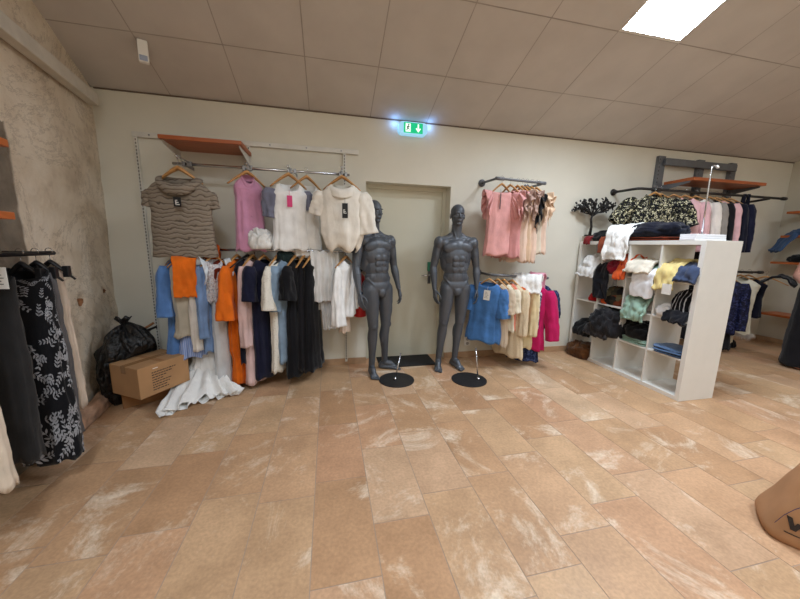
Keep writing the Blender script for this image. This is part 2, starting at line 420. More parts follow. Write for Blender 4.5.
# cable duct along the top of the stone wall
mb = MB()
def duct(y, z): return Vector((lw(y)+.004, y, z))
ya, yb = -.5, 3.50
vs = []
for y in (ya, yb):
    x = lw(y)+.01
    vs += [(x, y, 2.535), (x+.075, y, 2.535), (x+.075, y, 2.635), (x, y, 2.635)]
mb.add(vs, [(0, 1, 2, 3), (7, 6, 5, 4), (0, 4, 5, 1), (1, 5, 6, 2), (2, 6, 7, 3), (3, 7, 4, 0)])
tag(mb.build('cable_duct', simple('ivory_plastic', (214, 206, 192), .5), bevel=.006), 'long ivory plastic cable duct running along the top of the stone wall', 'cable duct')

# ceiling sensor
rt = root('motion_sensor', 'small white box sensor hanging from the sloped ceiling near the stone wall', 'sensor', (-1.36, 3.09, 2.745), .35)
mb = MB(); mb.box(-.032, .032, -.022, .022, .0, .155); mb.build('housing', M_PAPER, rt, bevel=.006)
mb = MB(); mb.box(-.025, .025, -.0255, -.0225, .008, .045); mb.build('lens', simple('grey_blue_lens', (150, 158, 178), .3), rt)

# exit sign
rt = root('exit_sign', 'lit green emergency exit sign with running figure and down arrow above the door', 'exit sign', (.91, 3.555, 2.632), 0)
ES = (.158, .062)
def rrect(w, h, r, n=6):
    pts = []
    for cx_, cy_, a0 in ((w-r, h-r, 0), (-w+r, h-r, 90), (-w+r, -h+r, 180), (w-r, -h+r, 270)):
        for i in range(n+1):
            a = radians(a0+90*i/n); pts.append((cx_+r*cos(a), cy_+r*sin(a)))
    return pts
FR = Matrix.Rotation(pi/2, 4, 'X')      # local xy -> world xz, extrude towards -y
mb = MB(); mb.prism(rrect(ES[0], ES[1], .045), .07, Matrix.Translation((0, .047, 0)) @ FR)
mb.build('housing', glow('sign_housing_glow', (150, 205, 235), .38), rt)
mb = MB(); mb.box(-.105, .105, -.027, -.0235, -.05, .052); fc = mb.build('face_panel', glow('sign_green', (0, 190, 130), .35), rt)
MW = glow('sign_white', (235, 255, 245), .5)
mb = MB(); A = Matrix.Translation((0, -.0275, 0)) @ FR
mb.prism([(.047, .042), (.047, -.010), (.034, .004), (.026, -.004), (.0545, -.040), (.083, -.004), (.075, .004), (.062, -.010), (.062, .042)], .002, A)
mb.build('arrow', MW, fc)
mb = MB()
dr = [(-.085, -.04), (-.03, -.04), (-.03, .042), (-.085, .042)]
mb.prism(dr, .001, A); mb.build('doorway_pictogram', MW, fc)
mb = MB(); A2 = Matrix.Translation((0, -.029, 0)) @ FR
MG = simple('sign_figure_green', (0, 120, 76), .5)
def stroke(p, q, w_):
    d = Vector((q[0]-p[0], q[1]-p[1])); n_ = Vector((-d.y, d.x)).normalized()*w_
    mb.prism([(p[0]-n_.x, p[1]-n_.y), (q[0]-n_.x, q[1]-n_.y), (q[0]+n_.x, q[1]+n_.y), (p[0]+n_.x, p[1]+n_.y)], .001, A2)
mb.prism([(-.052+.008*cos(2*pi*i/10), .030+.008*sin(2*pi*i/10)) for i in range(10)], .001, A2)
for p, q, w_ in (((-.056, .02), (-.062, -.006), .007), ((-.056, .016), (-.040, .006), .003), ((-.058, .016), (-.074, .004), .003), ((-.062, -.004), (-.046, -.014), .004), ((-.046, -.014), (-.05, -.034), .0035), ((-.063, -.004), (-.068, -.022), .004), ((-.068, -.022), (-.080, -.026), .0035)): stroke(p, q, w_)
mb.build('running_figure', MG, fc)

for sx in (-.19, .19):                   # the light that leaves the two ends of the sign's case
    ld = bpy.data.lights.new('sign_end_light', 'POINT'); ld.energy = .13; ld.color = (.2, .45, 1); ld.shadow_soft_size = .02
    lo = bpy.data.objects.new('sign_end_light', ld); COL.objects.link(lo); lo.parent = rt; lo.location = (sx*1.02, .0, .05)

# wall outlet and door mat
rt = root('power_outlet', 'white double power outlet low on the wall behind the standing mannequin stand', 'outlet', (1.705, WALL_Y, .21))
mb = MB(); mb.box(-.042, .042, -.012, 0, -.06, .06); mb.build('plate', M_PAPER, rt, bevel=.004)
for dz in (-.027, .027):
    mb = MB(); mb.tube([(0, -.0125, dz), (0, -.016, dz)], .02, 16); mb.build('socket', simple('outlet_recess', (170, 168, 162), .5), rt)
mb = MB(); mb.box(.56, 1.23, 3.40, 3.745, 0.0, .014)
tag(mb.build('door_mat', simple('black_rubber_mat', (38, 37, 36), .95, amt=.2, scale=60, bump=.6, bscale=160), bevel=.004), 'black rectangular door mat in front of the closed door', 'door mat')

# ------------------------------------------------------------- generators
M_WIRE = M_CHROME
def hanger(loc, rotz, label, half=.2, dark=False, clips=False, group='wooden clothes hangers', drop=0.0, hookh=.055, metal=None, slope=.105, thick=1):
    """wooden hanger; loc = point on the rail its hook goes over; arms spread along local x"""
    rt = root('clothes_hanger', label, 'clothes hanger', loc, rotz, group)
    mb = MB()
    pts = []; rs = []
    for i in range(13):
        t = -1+2*i/12; x = t*half
        z = -hookh-.005-slope*abs(t)**1.15-drop; pts.append((x, .012*t*t, z)); rs.append(thick*lerp(.020, .008, abs(t)**.8))
    mb.tube(pts, rs, 8, sq=.62)
    mb.build('arms', M_BLK if dark else M_HANG, rt, True)
    mb = MB(); q = [(0, 0, -hookh-.014), (0, 0, -.018)]
    for i in range(9):
        a = radians(-90+270*i/8); q.append((.017*cos(a)+.0, 0, .0+.017*sin(a)+.0))
    mb.tube(q, .0018, 6); mb.build('hook', metal or M_WIRE, rt, True)
    if clips:
        for sx in (-1, 1):
            mb = MB(); mb.box(sx*half*.72-.014, sx*half*.72+.014, -.014, .014, -hookh-.095, -hookh-.03)
            mb.build('clip', M_BLK, rt, bevel=.003)
    return rt

def ring_mesh(keys, seed, fold, N, K, dip=.04, wr=.006, hem=.012, sway=.012, kf=None, top_front=-1, nfold=(5, 9)):
    """surface of a hanging garment: stacked rings from hem to neck. keys (z,a,b) top to bottom"""
    rnd = random.Random(seed); p1, p2, p3 = (rnd.random()*6.28 for _ in range(3)); k1 = rnd.choice(range(nfold[0], nfold[0]+3)); k2 = rnd.choice(range(nfold[1], nfold[1]+4))
    zt, zb = keys[0][0], keys[-1][0]
    def fn(u, v):
        th = 2*pi*u
        # rows concentrate near the shoulders
        s = 1-v; s = s**1.5
        z = zt+(zb-zt)*s
        a, b = smooth_interp(keys, z)[:2]
        e = .82
        cx_, sy = cos(th), sin(th)
        x = a*math.copysign(abs(cx_)**e, cx_); y = b*math.copysign(abs(sy)**e, sy)
        k = max(0, min(1, (keys[0][0]-.07-z)/max(.05, (zt-zb-.10))))
        am = fold*k**.8*(.45+.55*noise.noise(Vector((cx_*2+seed, sy*2, z*2))))
        am *= 1.5; w1 = sin(k1*th+p1+2*z); w2 = sin(k2*th+p2-3*z); d = am*(1.1-2.0*abs(w1)**.8*.8+.6*w2)
        d += wr*noise.noise(Vector((x*14+seed*3.3, y*14, z*9)))+wr*.6*noise.noise(Vector((x*34, y*34+seed, z*24)))
        r = max(.02, hypot(x, y)); x += d*x/r; y += d*y/r*1.15
        x += sway*noise.noise(Vector((seed*1.7, 0, z*2.5))); y += sway*.8*noise.noise(Vector((0, seed*2.1, z*2.5)))
        if s > .985: pass
        z2 = z+hem*k**3*sin(k1*th+p3)
        t = max(0, 1-s*(zt-zb)/.10)
        if y < 0: z2 -= dip*t*(abs(sy)**1.2)
        return Vector((x, y, z2))
    return fn

def sleeve_mesh(side, sw, spec, seed, zs=-.135):
    """spec: (dx, dy, dz, r0, r1, flat, fold)"""
    dx, dy, dz, r0, r1, flat, fold = spec
    rnd = random.Random(seed*5+side); p1 = rnd.random()*6
    def fn(u, v):
        th = 2*pi*u; t = v
        x = side*(sw-.03+.02+dx*(t**.75)); y = dy*t*t; z = zs-.02+dz*t-(.0 if t > .12 else (.12-t)*-.12)
        r = lerp(r0, r1, t)*(1 if t > .12 else .62+.38*t/.12)
        d = fold*t**.5*(sin(4*th+p1+4*t)+.5*sin(7*th-6*t))
        d += .006*noise.noise(Vector((cos(th)*2+seed, sin(th)*2, t*9)))
        # direction of the tube in xz
        ax = Vector((side*dx, dy, dz)).normalized(); nx = Vector((0, 1, 0)); bx = ax.cross(nx).normalized()
        return Vector((x, y, z))+bx*(r+d)*cos(th)+nx*(r*flat+d)*sin(th)
    return fn

def ruffle_mesh(side, sw, L, seed, zs=-.15, drop=.03, waves=7, tilt=.3):
    rnd = random.Random(seed*3+side); p = rnd.random()*6
    def fn(u, v):
        a = radians(lerp(-140, 140, u))
        amp = (.006+.020*v)
        r = .060+.045*v+amp*sin(waves*a+p+v)
        x = side*(sw-.035+L*v*(.8+.2*cos(a))+.010*sin(waves*a*.8+p*2)*v)
        y = r*sin(a)*.85
        z = zs+r*cos(a)*.95-drop*v-tilt*.1*abs(a)*v
        return Vector((x, y, z))
    return fn

def garment(name, label, cat, loc, rotz, mat, keys, seed, group=None, fold=.012, sleeves=None, smat=None, collar=None, cmat=None,
            ruffles=None, rmat=None, dip=.04, hem=.012, card=None, cardpos=(.03, -.05, -.2), N=56, K=40, wr=.006, buttons=None, sw=None, extra=None, sway=.012, belt=None, label_in=None, tilt=0):
    rt = root(name, label, cat, loc, rotz, group)
    if tilt: rt.rotation_euler.y = tilt
    fn = ring_mesh(keys, seed, fold, N, K, dip, wr, hem, sway)
    mb = MB(); mb.grid(fn, N, K, True); mb.build('body', mat, rt, True, solid=.003)
    if sw is None: sw = max([k[1] for k in keys if k[0] > -.2] or [keys[0][1]])
    if sleeves:
        specs = sleeves if isinstance(sleeves, list) else [sleeves, sleeves]
        for side, sp in zip((-1, 1), specs):
            if sp is None: continue
            mb = MB(); mb.grid(sleeve_mesh(side, sw, sp, seed), 28, 26, True); mb.build('sleeve', smat or mat, rt, True, solid=.003)
    if ruffles:
        L, drop, waves, layers = ruffles
        for side in (-1, 1):
            mb = MB()
            for l in range(layers):
                mb.grid(ruffle_mesh(side, sw-.015*l, L*(1-.15*l), seed+l*11, zs=-.15-.035*l, drop=drop+.03*l, waves=waves), 72, 7)
            mb.build('ruffle_sleeve', rmat or mat, rt, True, solid=.003)
    if collar:
        kind, r, hgt = collar
        zt, a, b = keys[0]
        mb = MB()
        def cf(u, v):
            th = 2*pi*u; f = max(0, -sin(th))
            q = v
            rr = 1+.06*nz((cos(th), sin(th), v), seed, 2)
            ex = {'cowl': .03*sin(q*pi)+.028*q, 'band': .004*sin(q*pi), 'fold': .010*sin(q*pi)+.022*q}[kind]
            z = {'cowl': zt+.018*sin(q*pi)-hgt*q, 'band': zt+hgt*(q-.3), 'fold': zt+.012*sin(q*pi*.9)-hgt*q}[kind]
            return Vector(((a+ex)*rr*cos(th)*r, (b+ex)*rr*sin(th)*r, z-dip*f**1.2-(.02*f*q if kind != 'band' else 0)))
        mb.grid(cf, 48, 8, True); mb.build('collar', cmat or mat, rt, True, solid=.004)
    if buttons:
        n, z0, z1, bm = buttons
        for i in range(n):
            z = lerp(z0, z1, i/(n-1)); p = fn(.75, 1-((keys[0][0]-z)/(keys[0][0]-keys[-1][0]))**(1/1.5))
            mb = MB(); mb.tube([(p.x, p.y-.001, p.z), (p.x, p.y-.005, p.z)], .006, 10); mb.build('button', bm, rt, True)
    if card:
        cw, ch, cm = card[:3]; x, y, z = cardpos
        mb = MB(); mb.box(x-cw/2, x+cw/2, y-.002, y, z-ch, z)
        mb.add([(x-.0012, y-.001, z), (x+.0012, y-.001, z), (x+.0012, y+.01, z+.05), (x-.0012, y+.01, z+.05)], [(0, 1, 2, 3)])
        c = mb.build('price_tag', cm, rt)
        if len(card) > 3:
            mb = MB()
            if card[3] == 'E':
                s_ = cw*.28; zc = z-ch*.55
                for bx in ((-s_, s_*.1, zc+s_*.9, zc+s_*1.3), (-s_, s_, zc-s_*1.3, zc-s_*.8), (-s_, -s_*.4, zc-s_*1.3, zc+s_*1.3), (-s_, s_*.6, zc-.2*s_, zc+.25*s_)):
                    mb.box(x+bx[0], x+bx[1], y-.003, y-.0021, bx[2], bx[3])
            elif card[3] == 'lines':
                for i in range(5): mb.box(x-cw*.35, x+cw*(.05+.3*((i*7) % 5)/5), y-.003, y-.0021, z-ch*(.2+.14*i)-.003, z-ch*(.2+.14*i))
            mb.build('tag_print', M_PAPER if card[3] == 'E' else M_INK, c)
    if extra: extra(rt, fn)
    return rt

def drape(name, label, cat, path, width, mat, loc, rotz=0, seed=0, group=None, thick=.012, wr=.02, taper=1.0, parent=None, nu=36, fan=0, gather=0):
    """cloth following a path of (along local -y, z), width along local x"""
    L = [0]
    for p, q in zip(path, path[1:]): L.append(L[-1]+hypot(q[0]-p[0], q[1]-p[1]))
    nv = max(16, int(L[-1]/.018)); nv = min(nv, 60)
    def at(t):
        s = t*L[-1]
        for i in range(len(path)-1):
            if s <= L[i+1]+1e-9:
                k = (s-L[i])/max(1e-9, L[i+1]-L[i]); return lerp(path[i][0], path[i+1][0], k), lerp(path[i][1], path[i+1][1], k), i
        return path[-1][0], path[-1][1], len(path)-2
    def fn(u, v):
        t0, t1 = max(0, v-.04), min(1, v+.04)
        a = [at(lerp(t0, t1, i/4))[:2] for i in range(5)]
        y = sum(p[0] for p in a)/5; z = sum(p[1] for p in a)/5
        dy, dz = a[-1][0]-a[0][0], a[-1][1]-a[0][1]; l = max(1e-6, hypot(dy, dz)); ny, nz_ = -dz/l, dy/l
        w_ = width*lerp(1, taper, v)*(1-.10*noise.noise(Vector((v*3, seed, 0))))
        x = (u-.5)*w_
        w2 = abs(u-.5)*2
        d = wr*(noise.noise(Vector((x*11+seed*4.1, v*4+seed, 0)))+.6*noise.noise(Vector((x*24+seed, v*9, 3)))+.35*(1-abs(noise.noise(Vector((x*17, v*6-seed, 7))))*3))
        d += gather*sin(u*26+seed+2*v)*(.3+.7*v)
        x += fan*v*(u-.5)*width+.012*noise.noise(Vector((v*6, u*2, seed)))
        e = .02*noise.noise(Vector((u*7, seed*2.2, v*2)))*(v > .9)
        return Vector((x, -(y+ny*d), z+nz_*d+e))
    mb = MB(); mb.grid(fn, nu, nv)
    o = mb.build(name, mat, parent, True, loc=loc, rotz=rotz, solid=thick)
    if label: tag(o, label, cat, group)
    return o

def crumple(name, label, cat, size, mat, loc, rotz=0, seed=0, group=None, rough=.22, flat=.55, kink=1.0, parent=None):
    """heap of crumpled cloth: soft folded dome resting on z=0"""
    sx, sy, sz = size
    def fn(u, v):
        th = 2*pi*u; ph = v*pi/2*1.12
        e = .75
        cx_, sn = cos(th), sin(th)
        rx = math.copysign(abs(cx_)**e, cx_); ry = math.copysign(abs(sn)**e, sn)
        r = sin(min(ph, pi/2))**.7; z = max(0.0, cos(ph))**flat if ph < pi/2 else 0
        p = Vector((rx*r, ry*r, z))
        q = p*2.1+Vector((seed*3.1, seed*1.3, -seed))
        f = 1-abs(noise.noise(q))*2.2                      # ridges
        g = 1-abs(noise.noise(q*2.3+Vector((9, 2, 4))))*2.4
        d = rough*(.55*f+.3*g*kink)+.1*noise.noise(q*.7)
        if ph > pi/2: p = Vector((rx*.93, ry*.93, 0))
        p = p*(1+d*(.35+.65*min(1, z*3+.3)))
        return Vector((p.x*sx/2, p.y*sy/2, max(0, p.z*sz)))
    mb = MB(); mb.grid(fn, 64, 30, True); n = len(mb.v)
    mb.f.append(tuple(range(n-64, n))); mb.m.append(0)
    o = mb.build(name, mat, parent, True, loc=loc, rotz=rotz)
    if label: tag(o, label, cat, group)
    return o

def folded(name, label, cat, size, mat, loc, rotz=0, seed=0, group=None, layers=3):
    """folded garment: stacked soft layers in one piece"""
    sx, sy, sz = size; mb = MB(); h = sz/layers
    for l in range(layers):
        ox, oy = .012*nz((l, seed, 0), 1), .012*nz((l, seed, 5), 2)
        def fn(u, v, l=l):
            th = 2*pi*u; ph = pi*v; e = .35
            c, s = cos(th), sin(th); q = sin(ph)**.35
            x = math.copysign(abs(c)**e, c)*q*sx/2; y = math.copysign(abs(s)**e, s)*q*sy/2
            z = h*(.5+.5*math.copysign(abs(cos(ph))**.6, cos(ph)))+l*h
            d = .010*nz((x*9, y*9, l*3.3), seed, 1)+.006*nz((x*22, y*22, l*2), seed, 1)
            return Vector((x*(1+d*4)+ox, y*(1+d*4)+oy, max(0, z+d*(l+1)/layers)))
        mb.grid(fn, 44, 12, True)
    o = mb.build(name, mat, None, True, loc=loc, rotz=rotz)
    return tag(o, label, cat, group)

def pipe_rail(name, label, pts, r, mat, loc, flanges, group=None, cat='clothes rail', joints=()):
    rt = root(name, label, cat, loc, 0, group)
    mb = MB(); mb.tube(pts, r, 14); mb.build('bar', mat, rt, True)
    for p in flanges:
        mb = MB(); mb.tube([(p[0], p[1], p[2]), (p[0], p[1]-.012, p[2])], .042, 20); mb.tube([(p[0], p[1]-.012, p[2]), (p[0], p[1]-.05, p[2])], r*1.5, 14)
        mb.build('wall_flange', mat, rt, True)
    for p, q in joints:
        mb = MB(); mb.tube([p, q], r*1.45, 14); mb.build('joint', mat, rt, True)
    return rt

# ------------------------------------------------------- bodies (one skin)
def capsule(mb, p, q, r0, r1=None, n=14):
    r1 = r0 if r1 is None else r1
    p, q = Vector(p), Vector(q); d = q-p; L = d.length
    if L < 1e-6: mb.ell(p, (r0,)*3); return
    pts = []; rs = []
    d.normalize()
    for i in range(5):
        a = pi/2*(1-i/4.0); pts.append(p-d*r0*sin(a)); rs.append(max(r0*cos(a), r0*.02))
    for i in range(5):
        a = pi/2*(i/4.0); pts.append(q+d*r1*sin(a)); rs.append(max(r1*cos(a), r1*.02))
    mb.tube(pts, rs, n)
def limb(mb, pts, n=14):
    """pts (x,y,z,r)"""
    for a, b in zip(pts, pts[1:]): capsule(mb, a[:3], b[:3], a[3], b[3], n)
def fuse(mb, voxel, smooth_it, name, mat, parent, fac=.5):
    me = bpy.data.meshes.new('tmp'); me.from_pydata(mb.v, [], mb.f); me.update()
    o = bpy.data.objects.new('tmp', me); COL.objects.link(o)
    r = o.modifiers.new('r', 'REMESH'); r.mode = 'VOXEL'; r.voxel_size = voxel; r.use_smooth_shade = True
    k = o.modifiers.new('s', 'SMOOTH'); k.iterations = smooth_it; k.factor = fac
    dg = bpy.context.evaluated_depsgraph_get(); dg.update()
    nm = bpy.data.meshes.new_from_object(o.evaluated_get(dg), depsgraph=dg)
    bpy.data.objects.remove(o); nm.name = name
    nm.materials.clear(); nm.materials.append(mat)
    nm.polygons.foreach_set('use_smooth', [True]*len(nm.polygons))
    b = bpy.data.objects.new(name, nm); COL.objects.link(b)
    if parent: b.parent = parent
    return b
def hand(mb, wrist, down, out, fwd, curl=.5, s=1.0, spread=.08):
    """wrist point; down = direction of fingers, out = thumb side normal across the palm, fwd = palm normal"""
    w_, d, o, f = Vector(wrist), Vector(down).normalized(), Vector(out).normalized(), Vector(fwd).normalized()
    # palm
    for k in (-1.15, -.4, .4, 1.15):
        capsule(mb, w_+d*.018*s+o*.013*k*s, w_+d*.09*s+o*.020*k*s, .0135*s, .0125*s, 10)
    lens = [(.041, .026, .020), (.046, .030, .022), (.043, .028, .021), (.034, .021, .018)]
    for i, k in enumerate((1.15, .4, -.4, -1.15)):
        p = w_+d*(.093-.004*abs(k))*s+o*.0205*k*s; a = .12+curl*.35; dirv = None
        rr = (.0088, .0092, .0088, .0078)[i]*s
        for j, l in enumerate(lens[i]):
            dirv = (d*cos(a)+f*sin(a)+o*k*spread).normalized()
            q = p+dirv*l*s; capsule(mb, p, q, rr*(1-.08*j), rr*(1-.08*(j+1)), 8); p = q; a += curl*(.55+.1*i)
    p = w_+d*.028*s+o*.024*s+f*.006*s
    q = p+(d*.75+o*.6+f*.35).normalized()*.044*s; capsule(mb, p, q, .0125*s, .0105*s, 8)
    q2 = q+(d*.9+o*.22+f*.3).normalized()*.032*s; capsule(mb, q, q2, .0103*s, .0092*s, 8)
    q3 = q2+(d*.95+f*.3).normalized()*.024*s; capsule(mb, q2, q3, .0092*s, .008*s, 8)
def head(mb, c, R, s=1.0):
    """c = centre of skull; R = rotation; face looks to -y"""
    c = Vector(c)
    def E(p, r, rot=None): mb.ell(c+R @ (Vector(p)*s), tuple(v*s for v in r), R @ rot if rot else R, 18, 12)
    E((0, .015, .033), (.074, .093, .086)); E((0, -.028, -.030), (.058, .060, .076)); E((0, .03, -.03), (.060, .060, .06))
    E((0, -.052, -.092), (.030, .030, .021))                                  # chin
    for sx in (-1, 1):
        E((sx*.036, -.008, -.066), (.022, .040, .028))                       # jaw
        E((sx*.041, -.058, -.018), (.019, .018, .012))                       # cheekbone
        E((sx*.028, -.079, .024), (.025, .011, .007))                        # brow
        E((sx*.029, -.0745, .003), (.014, .010, .006))                       # eye
        E((sx*.075, .012, -.010), (.009, .020, .032), Matrix.Rotation(.15*sx, 3, 'Z'))  # ear
    limb(mb, [tuple(c+R @ (Vector(p)*s))+(r*s,) for p, r in (((0, -.084, .014), .0075), ((0, -.095, -.012), .0085), ((0, -.101, -.026), .0105))])
    for sx in (-1, 1): E((sx*.010, -.089, -.029), (.008, .010, .007))
    E((0, -.0835, -.053), (.025, .008, .0045)); E((0, -.082, -.064), (.021, .008, .0045))
def rz(a): return Matrix.Rotation(a, 3, 'Z')

def mannequin_body(rt, pose, mat):
    """standing male figure facing -y; local origin on the floor between the feet"""
    mb = MB()
    hipx, tw = pose.get('hip', 0), pose.get('twist', 0)
    Rz = rz(tw); O = Vector((hipx, pose.get('hipy', 0), 0))
    def T(p): q = Rz @ Vector((p[0], p[1], 0)); return (O.x+q.x+pose.get('lean', 0)*(p[2]-.95), O.y+q.y, p[2])
    def E(p, r, rot=None): mb.ell(T(p), r, Rz @ rot if rot else Rz, 20, 14)
    # pelvis, waist, chest
    E((0, .005, .965), (.158, .108, .105)); E((0, .0, 1.06), (.142, .098, .115)); E((0, .0, 1.17), (.143, .098, .13))
    E((0, .005, 1.29), (.163, .112, .14)); E((0, .012, 1.38), (.170, .105, .115)); E((0, .02, 1.455), (.135, .07, .06))
    for sx in (-1, 1):
        E((sx*.074, -.054, 1.385), (.094, .040, .060), Matrix.Rotation(sx*.18, 3, 'Y')); E((sx*.150, -.005, 1.430), (.062, .058, .050))      # pectorals
        E((sx*.120, .03, 1.27), (.055, .075, .15))                                            # lats
        E((sx*.075, .075, 1.38), (.075, .04, .09))
        E((sx*.072, .075, .955), (.075, .065, .085))                                          # glutes
        limb(mb, [T((sx*.03, .02, 1.53))+(.036,), T((sx*.10, .02, 1.475))+(.042,), T((sx*.175, .01, 1.445))+(.052,)])  # trapezius
        limb(mb, [T((sx*.015, -.042, 1.462))+(.009,), T((sx*.085, -.034, 1.470))+(.010,), T((sx*.165, -.008, 1.468))+(.012,)])  # collar bone
        for i, (z, yy) in enumerate(((1.265, -.0985), (1.205, -.0925), (1.145, -.0885))): E((sx*.034, yy, z), (.036, .0135, .031))   # abdominals
        E((sx*.035, -.078, 1.075), (.032, .018, .05))
        limb(mb, [T((sx*.136, -.026, 1.055))+(.012,), T((sx*.09, -.070, .99))+(.012,), T((sx*.03, -.090, .93))+(.012,)])   # groin line
    E((0, -.076, .905), (.046, .038, .050))
    # neck and head
    hc = T((0, -.012, 1.725))
    limb(mb, [T((0, .022, 1.46))+(.062,), T((0, .018, 1.55))+(.056,), T((0, .005, 1.64))+(.053,)], 18)
    for sx in (-1, 1): limb(mb, [T((sx*.020, -.038, 1.475))+(.009,), T((sx*.048, .0, 1.62))+(.013,)])
    head(mb, hc, Rz @ rz(pose.get('headturn', 0)) @ Matrix.Rotation(pose.get('nod', 0), 3, 'X'), 1.0)
    # arms
    for sx, key in ((-1, 'arm0'), (1, 'arm1')):
        el, wr_, palm, curl = pose[key]
        sh = Vector(T((sx*.195, .012, 1.435))); el = Vector(T(el)); wr_ = Vector(T(wr_))
        mb.ell(sh+Vector((0, 0, -.01)), (.060, .066, .078), Rz)
        m1 = sh.lerp(el, .45); limb(mb, [tuple(sh)+(.052,), tuple(m1)+(.050,), tuple(el)+(.038,)])
        mb.ell(sh.lerp(el, .5)+Rz @ Vector((0, -.012, 0)), (.040, .042, .085), Rz)
        m2 = el.lerp(wr_, .28); limb(mb, [tuple(el)+(.039,), tuple(m2)+(.043,), tuple(el.lerp(wr_, .7))+(.031,), tuple(wr_)+(.025,)])
        d = (wr_-el).normalized(); pn = (Rz @ Vector(palm)).normalized(); pn = (pn-d*pn.dot(d)).normalized(); ac = d.cross(pn)
        if (Rz.transposed() @ ac).y > 0: ac = -ac     # thumbs point forwards
        hand(mb, wr_, d, ac, pn, curl)
    # legs
    for sx, key in ((-1, 'leg0'), (1, 'leg1')):
        kn, an, toe = (Vector(v) for v in pose[key])
        hp = Vector(T((sx*.088, .0, .93)))
        limb(mb, [tuple(hp)+(.088,), tuple(hp.lerp(kn, .35))+(.083,), tuple(hp.lerp(kn, .75))+(.062,), tuple(kn)+(.054,)], 18)
        f = (toe-an); f.z = 0; f.normalize(); side = Vector((f.y, -f.x, 0))
        mb.ell(hp.lerp(kn, .5)+f*.022, (.058, .05, .17)); mb.ell(kn+f*.028+Vector((0, 0, .005)), (.034, .030, .042))
        for k in (-1, 1): mb.ell(hp.lerp(kn, .82)+f*.02+side*.028*k, (.028, .03, .06))
        limb(mb, [tuple(kn)+(.050,), tuple(kn.lerp(an, .28)-f*.016)+(.055,), tuple(kn.lerp(an, .65)-f*.004)+(.039,), tuple(an)+(.034,)], 18)
        for k in (-1, 1): mb.ell(kn.lerp(an, .27)-f*.032+side*.020*k, (.033, .033, .10))
        # foot
        heel = an-f*.045; heel.z = .028
        capsule(mb, an-f*.02+Vector((0, 0, -.02)), heel+Vector((0, 0, .004)), .034, .030)
        ball = an+f*.125; ball.z = .022
        limb(mb, [tuple(an+Vector((0, 0, -.012)))+(.036,), tuple(an.lerp(ball, .5)+Vector((0, 0, .012)))+(.033,), tuple(ball)+(.022,)])
        capsule(mb, heel-side*.006, ball-side*.022, .026, .020); capsule(mb, heel+side*.010, ball+side*.026, .024, .019)
        inner = side*(-sx) if (side*(-sx)).x*sx < 0 else side*sx
        for i, k in enumerate((-2, -1, 0, 1, 2)):
            base = ball+inner*(-k*.0165)+Vector((0, 0, -.004)); l = (.058, .056, .048, .040, .030)[i]
            b2 = base+f*l; b2.z = .012
            r = .0135 if i == 0 else .0098
            capsule(mb, base, b2, r*1.15, r, 8)
    # grooves are left to the seams in the finish
    for v_ in range(len(mb.v)):
        x, y, z = mb.v[v_]; mb.v[v_] = (x, y, max(z, .003))
    return fuse(mb, .0052, 7, 'body', mat, rt)

M_MANN = None
def m_mannequin():
    t = NT('mannequin_grey'); t.set(.42, .2, spec=.5)
    nz_ = vary(t, (84, 88, 95), .10, 5, 6)
    c, o = t.coord(); sx = t.n('SeparateXYZ'); t.l(c, o, sx, 'Vector')
    # waist joint line of the two-piece body
    a = t.n('Math', operation='SUBTRACT'); t.l(sx, 'Z', a, 0); a.inputs[1].default_value = 1.105
    b0 = t.n('Math', operation='ABSOLUTE'); t.l(a, 'Value', b0, 0)
    ax = t.n('Math', operation='ABSOLUTE'); t.l(sx, 'X', ax, 0); gx = t.n('Math', operation='GREATER_THAN'); t.l(ax, 'Value', gx, 0); gx.inputs[1].default_value = .205
    b = t.n('Math', operation='ADD'); t.l(b0, 'Value', b, 0); t.l(gx, 'Value', b, 1)
    r = t.ramp([(.0, (.25, .25, .25, 1)), (.0042, (1, 1, 1, 1))]); t.l(b, 'Value', r, 'Fac')
    m = t.n('MixRGB', blend_type='MULTIPLY'); m.inputs['Fac'].default_value = 1
    src = t.b.inputs['Base Color'].links[0].from_socket
    t.t.links.new(src, m.inputs[1]); t.l(r, 'Color', m, 2); t.l(m, 'Color', t.b, 'Base Color')
    n2 = t.n('TexNoise'); n2.inputs['Scale'].default_value = 160; t.l(c, o, n2, 'Vector'); t.bump(n2, 'Fac', .12, .002)
    return t.m

# ------------------------------------------------------------ mannequins
M_MANN = m_mannequin()
rt = root('mannequin', 'grey male mannequin closer to the white shirts, body turned aside with one foot back', 'mannequin', (.47, 3.30, 0), 0, 'grey male mannequins')
mannequin_body(rt, dict(hip=.035, hipy=.0, twist=.42, headturn=.12, nod=0, lean=-.06,
    arm0=((-.262, -.03, 1.165), (-.290, -.115, .925), (1, .25, 0), .45), arm1=((.240, .03, 1.175), (.250, -.03, .935), (-1, .2, 0), .5),
    leg0=((-.02, -.06, .535), (-.03, -.03, .085), (-.012, -.22, 0)), leg1=((.130, .03, .54), (.135, .10, .085), (.315, .045, 0))), M_MANN)
rt = root('mannequin', 'grey male mannequin standing upright in front of the door jamb, arms at its sides', 'mannequin', (1.335, 3.34, 0), 0, 'grey male mannequins')
mannequin_body(rt, dict(hip=.050, hipy=-.03, twist=-.05, headturn=-.06, nod=0, lean=-.02,
    arm0=((-.250, .03, 1.165), (-.250, -.035, .93), (1, .3, 0), .45), arm1=((.250, .02, 1.165), (.245, -.035, .93), (-1, .3, 0), .5),
    leg0=((-.075, -.04, .54), (-.105, .0, .085), (-.165, -.18, 0)), leg1=((.125, -.03, .54), (.095, .0, .085), (.14, -.19, 0))), M_MANN)
M_DISC = simple('black_steel_disc', (44, 44, 46), .5, .3, amt=.12, scale=20)
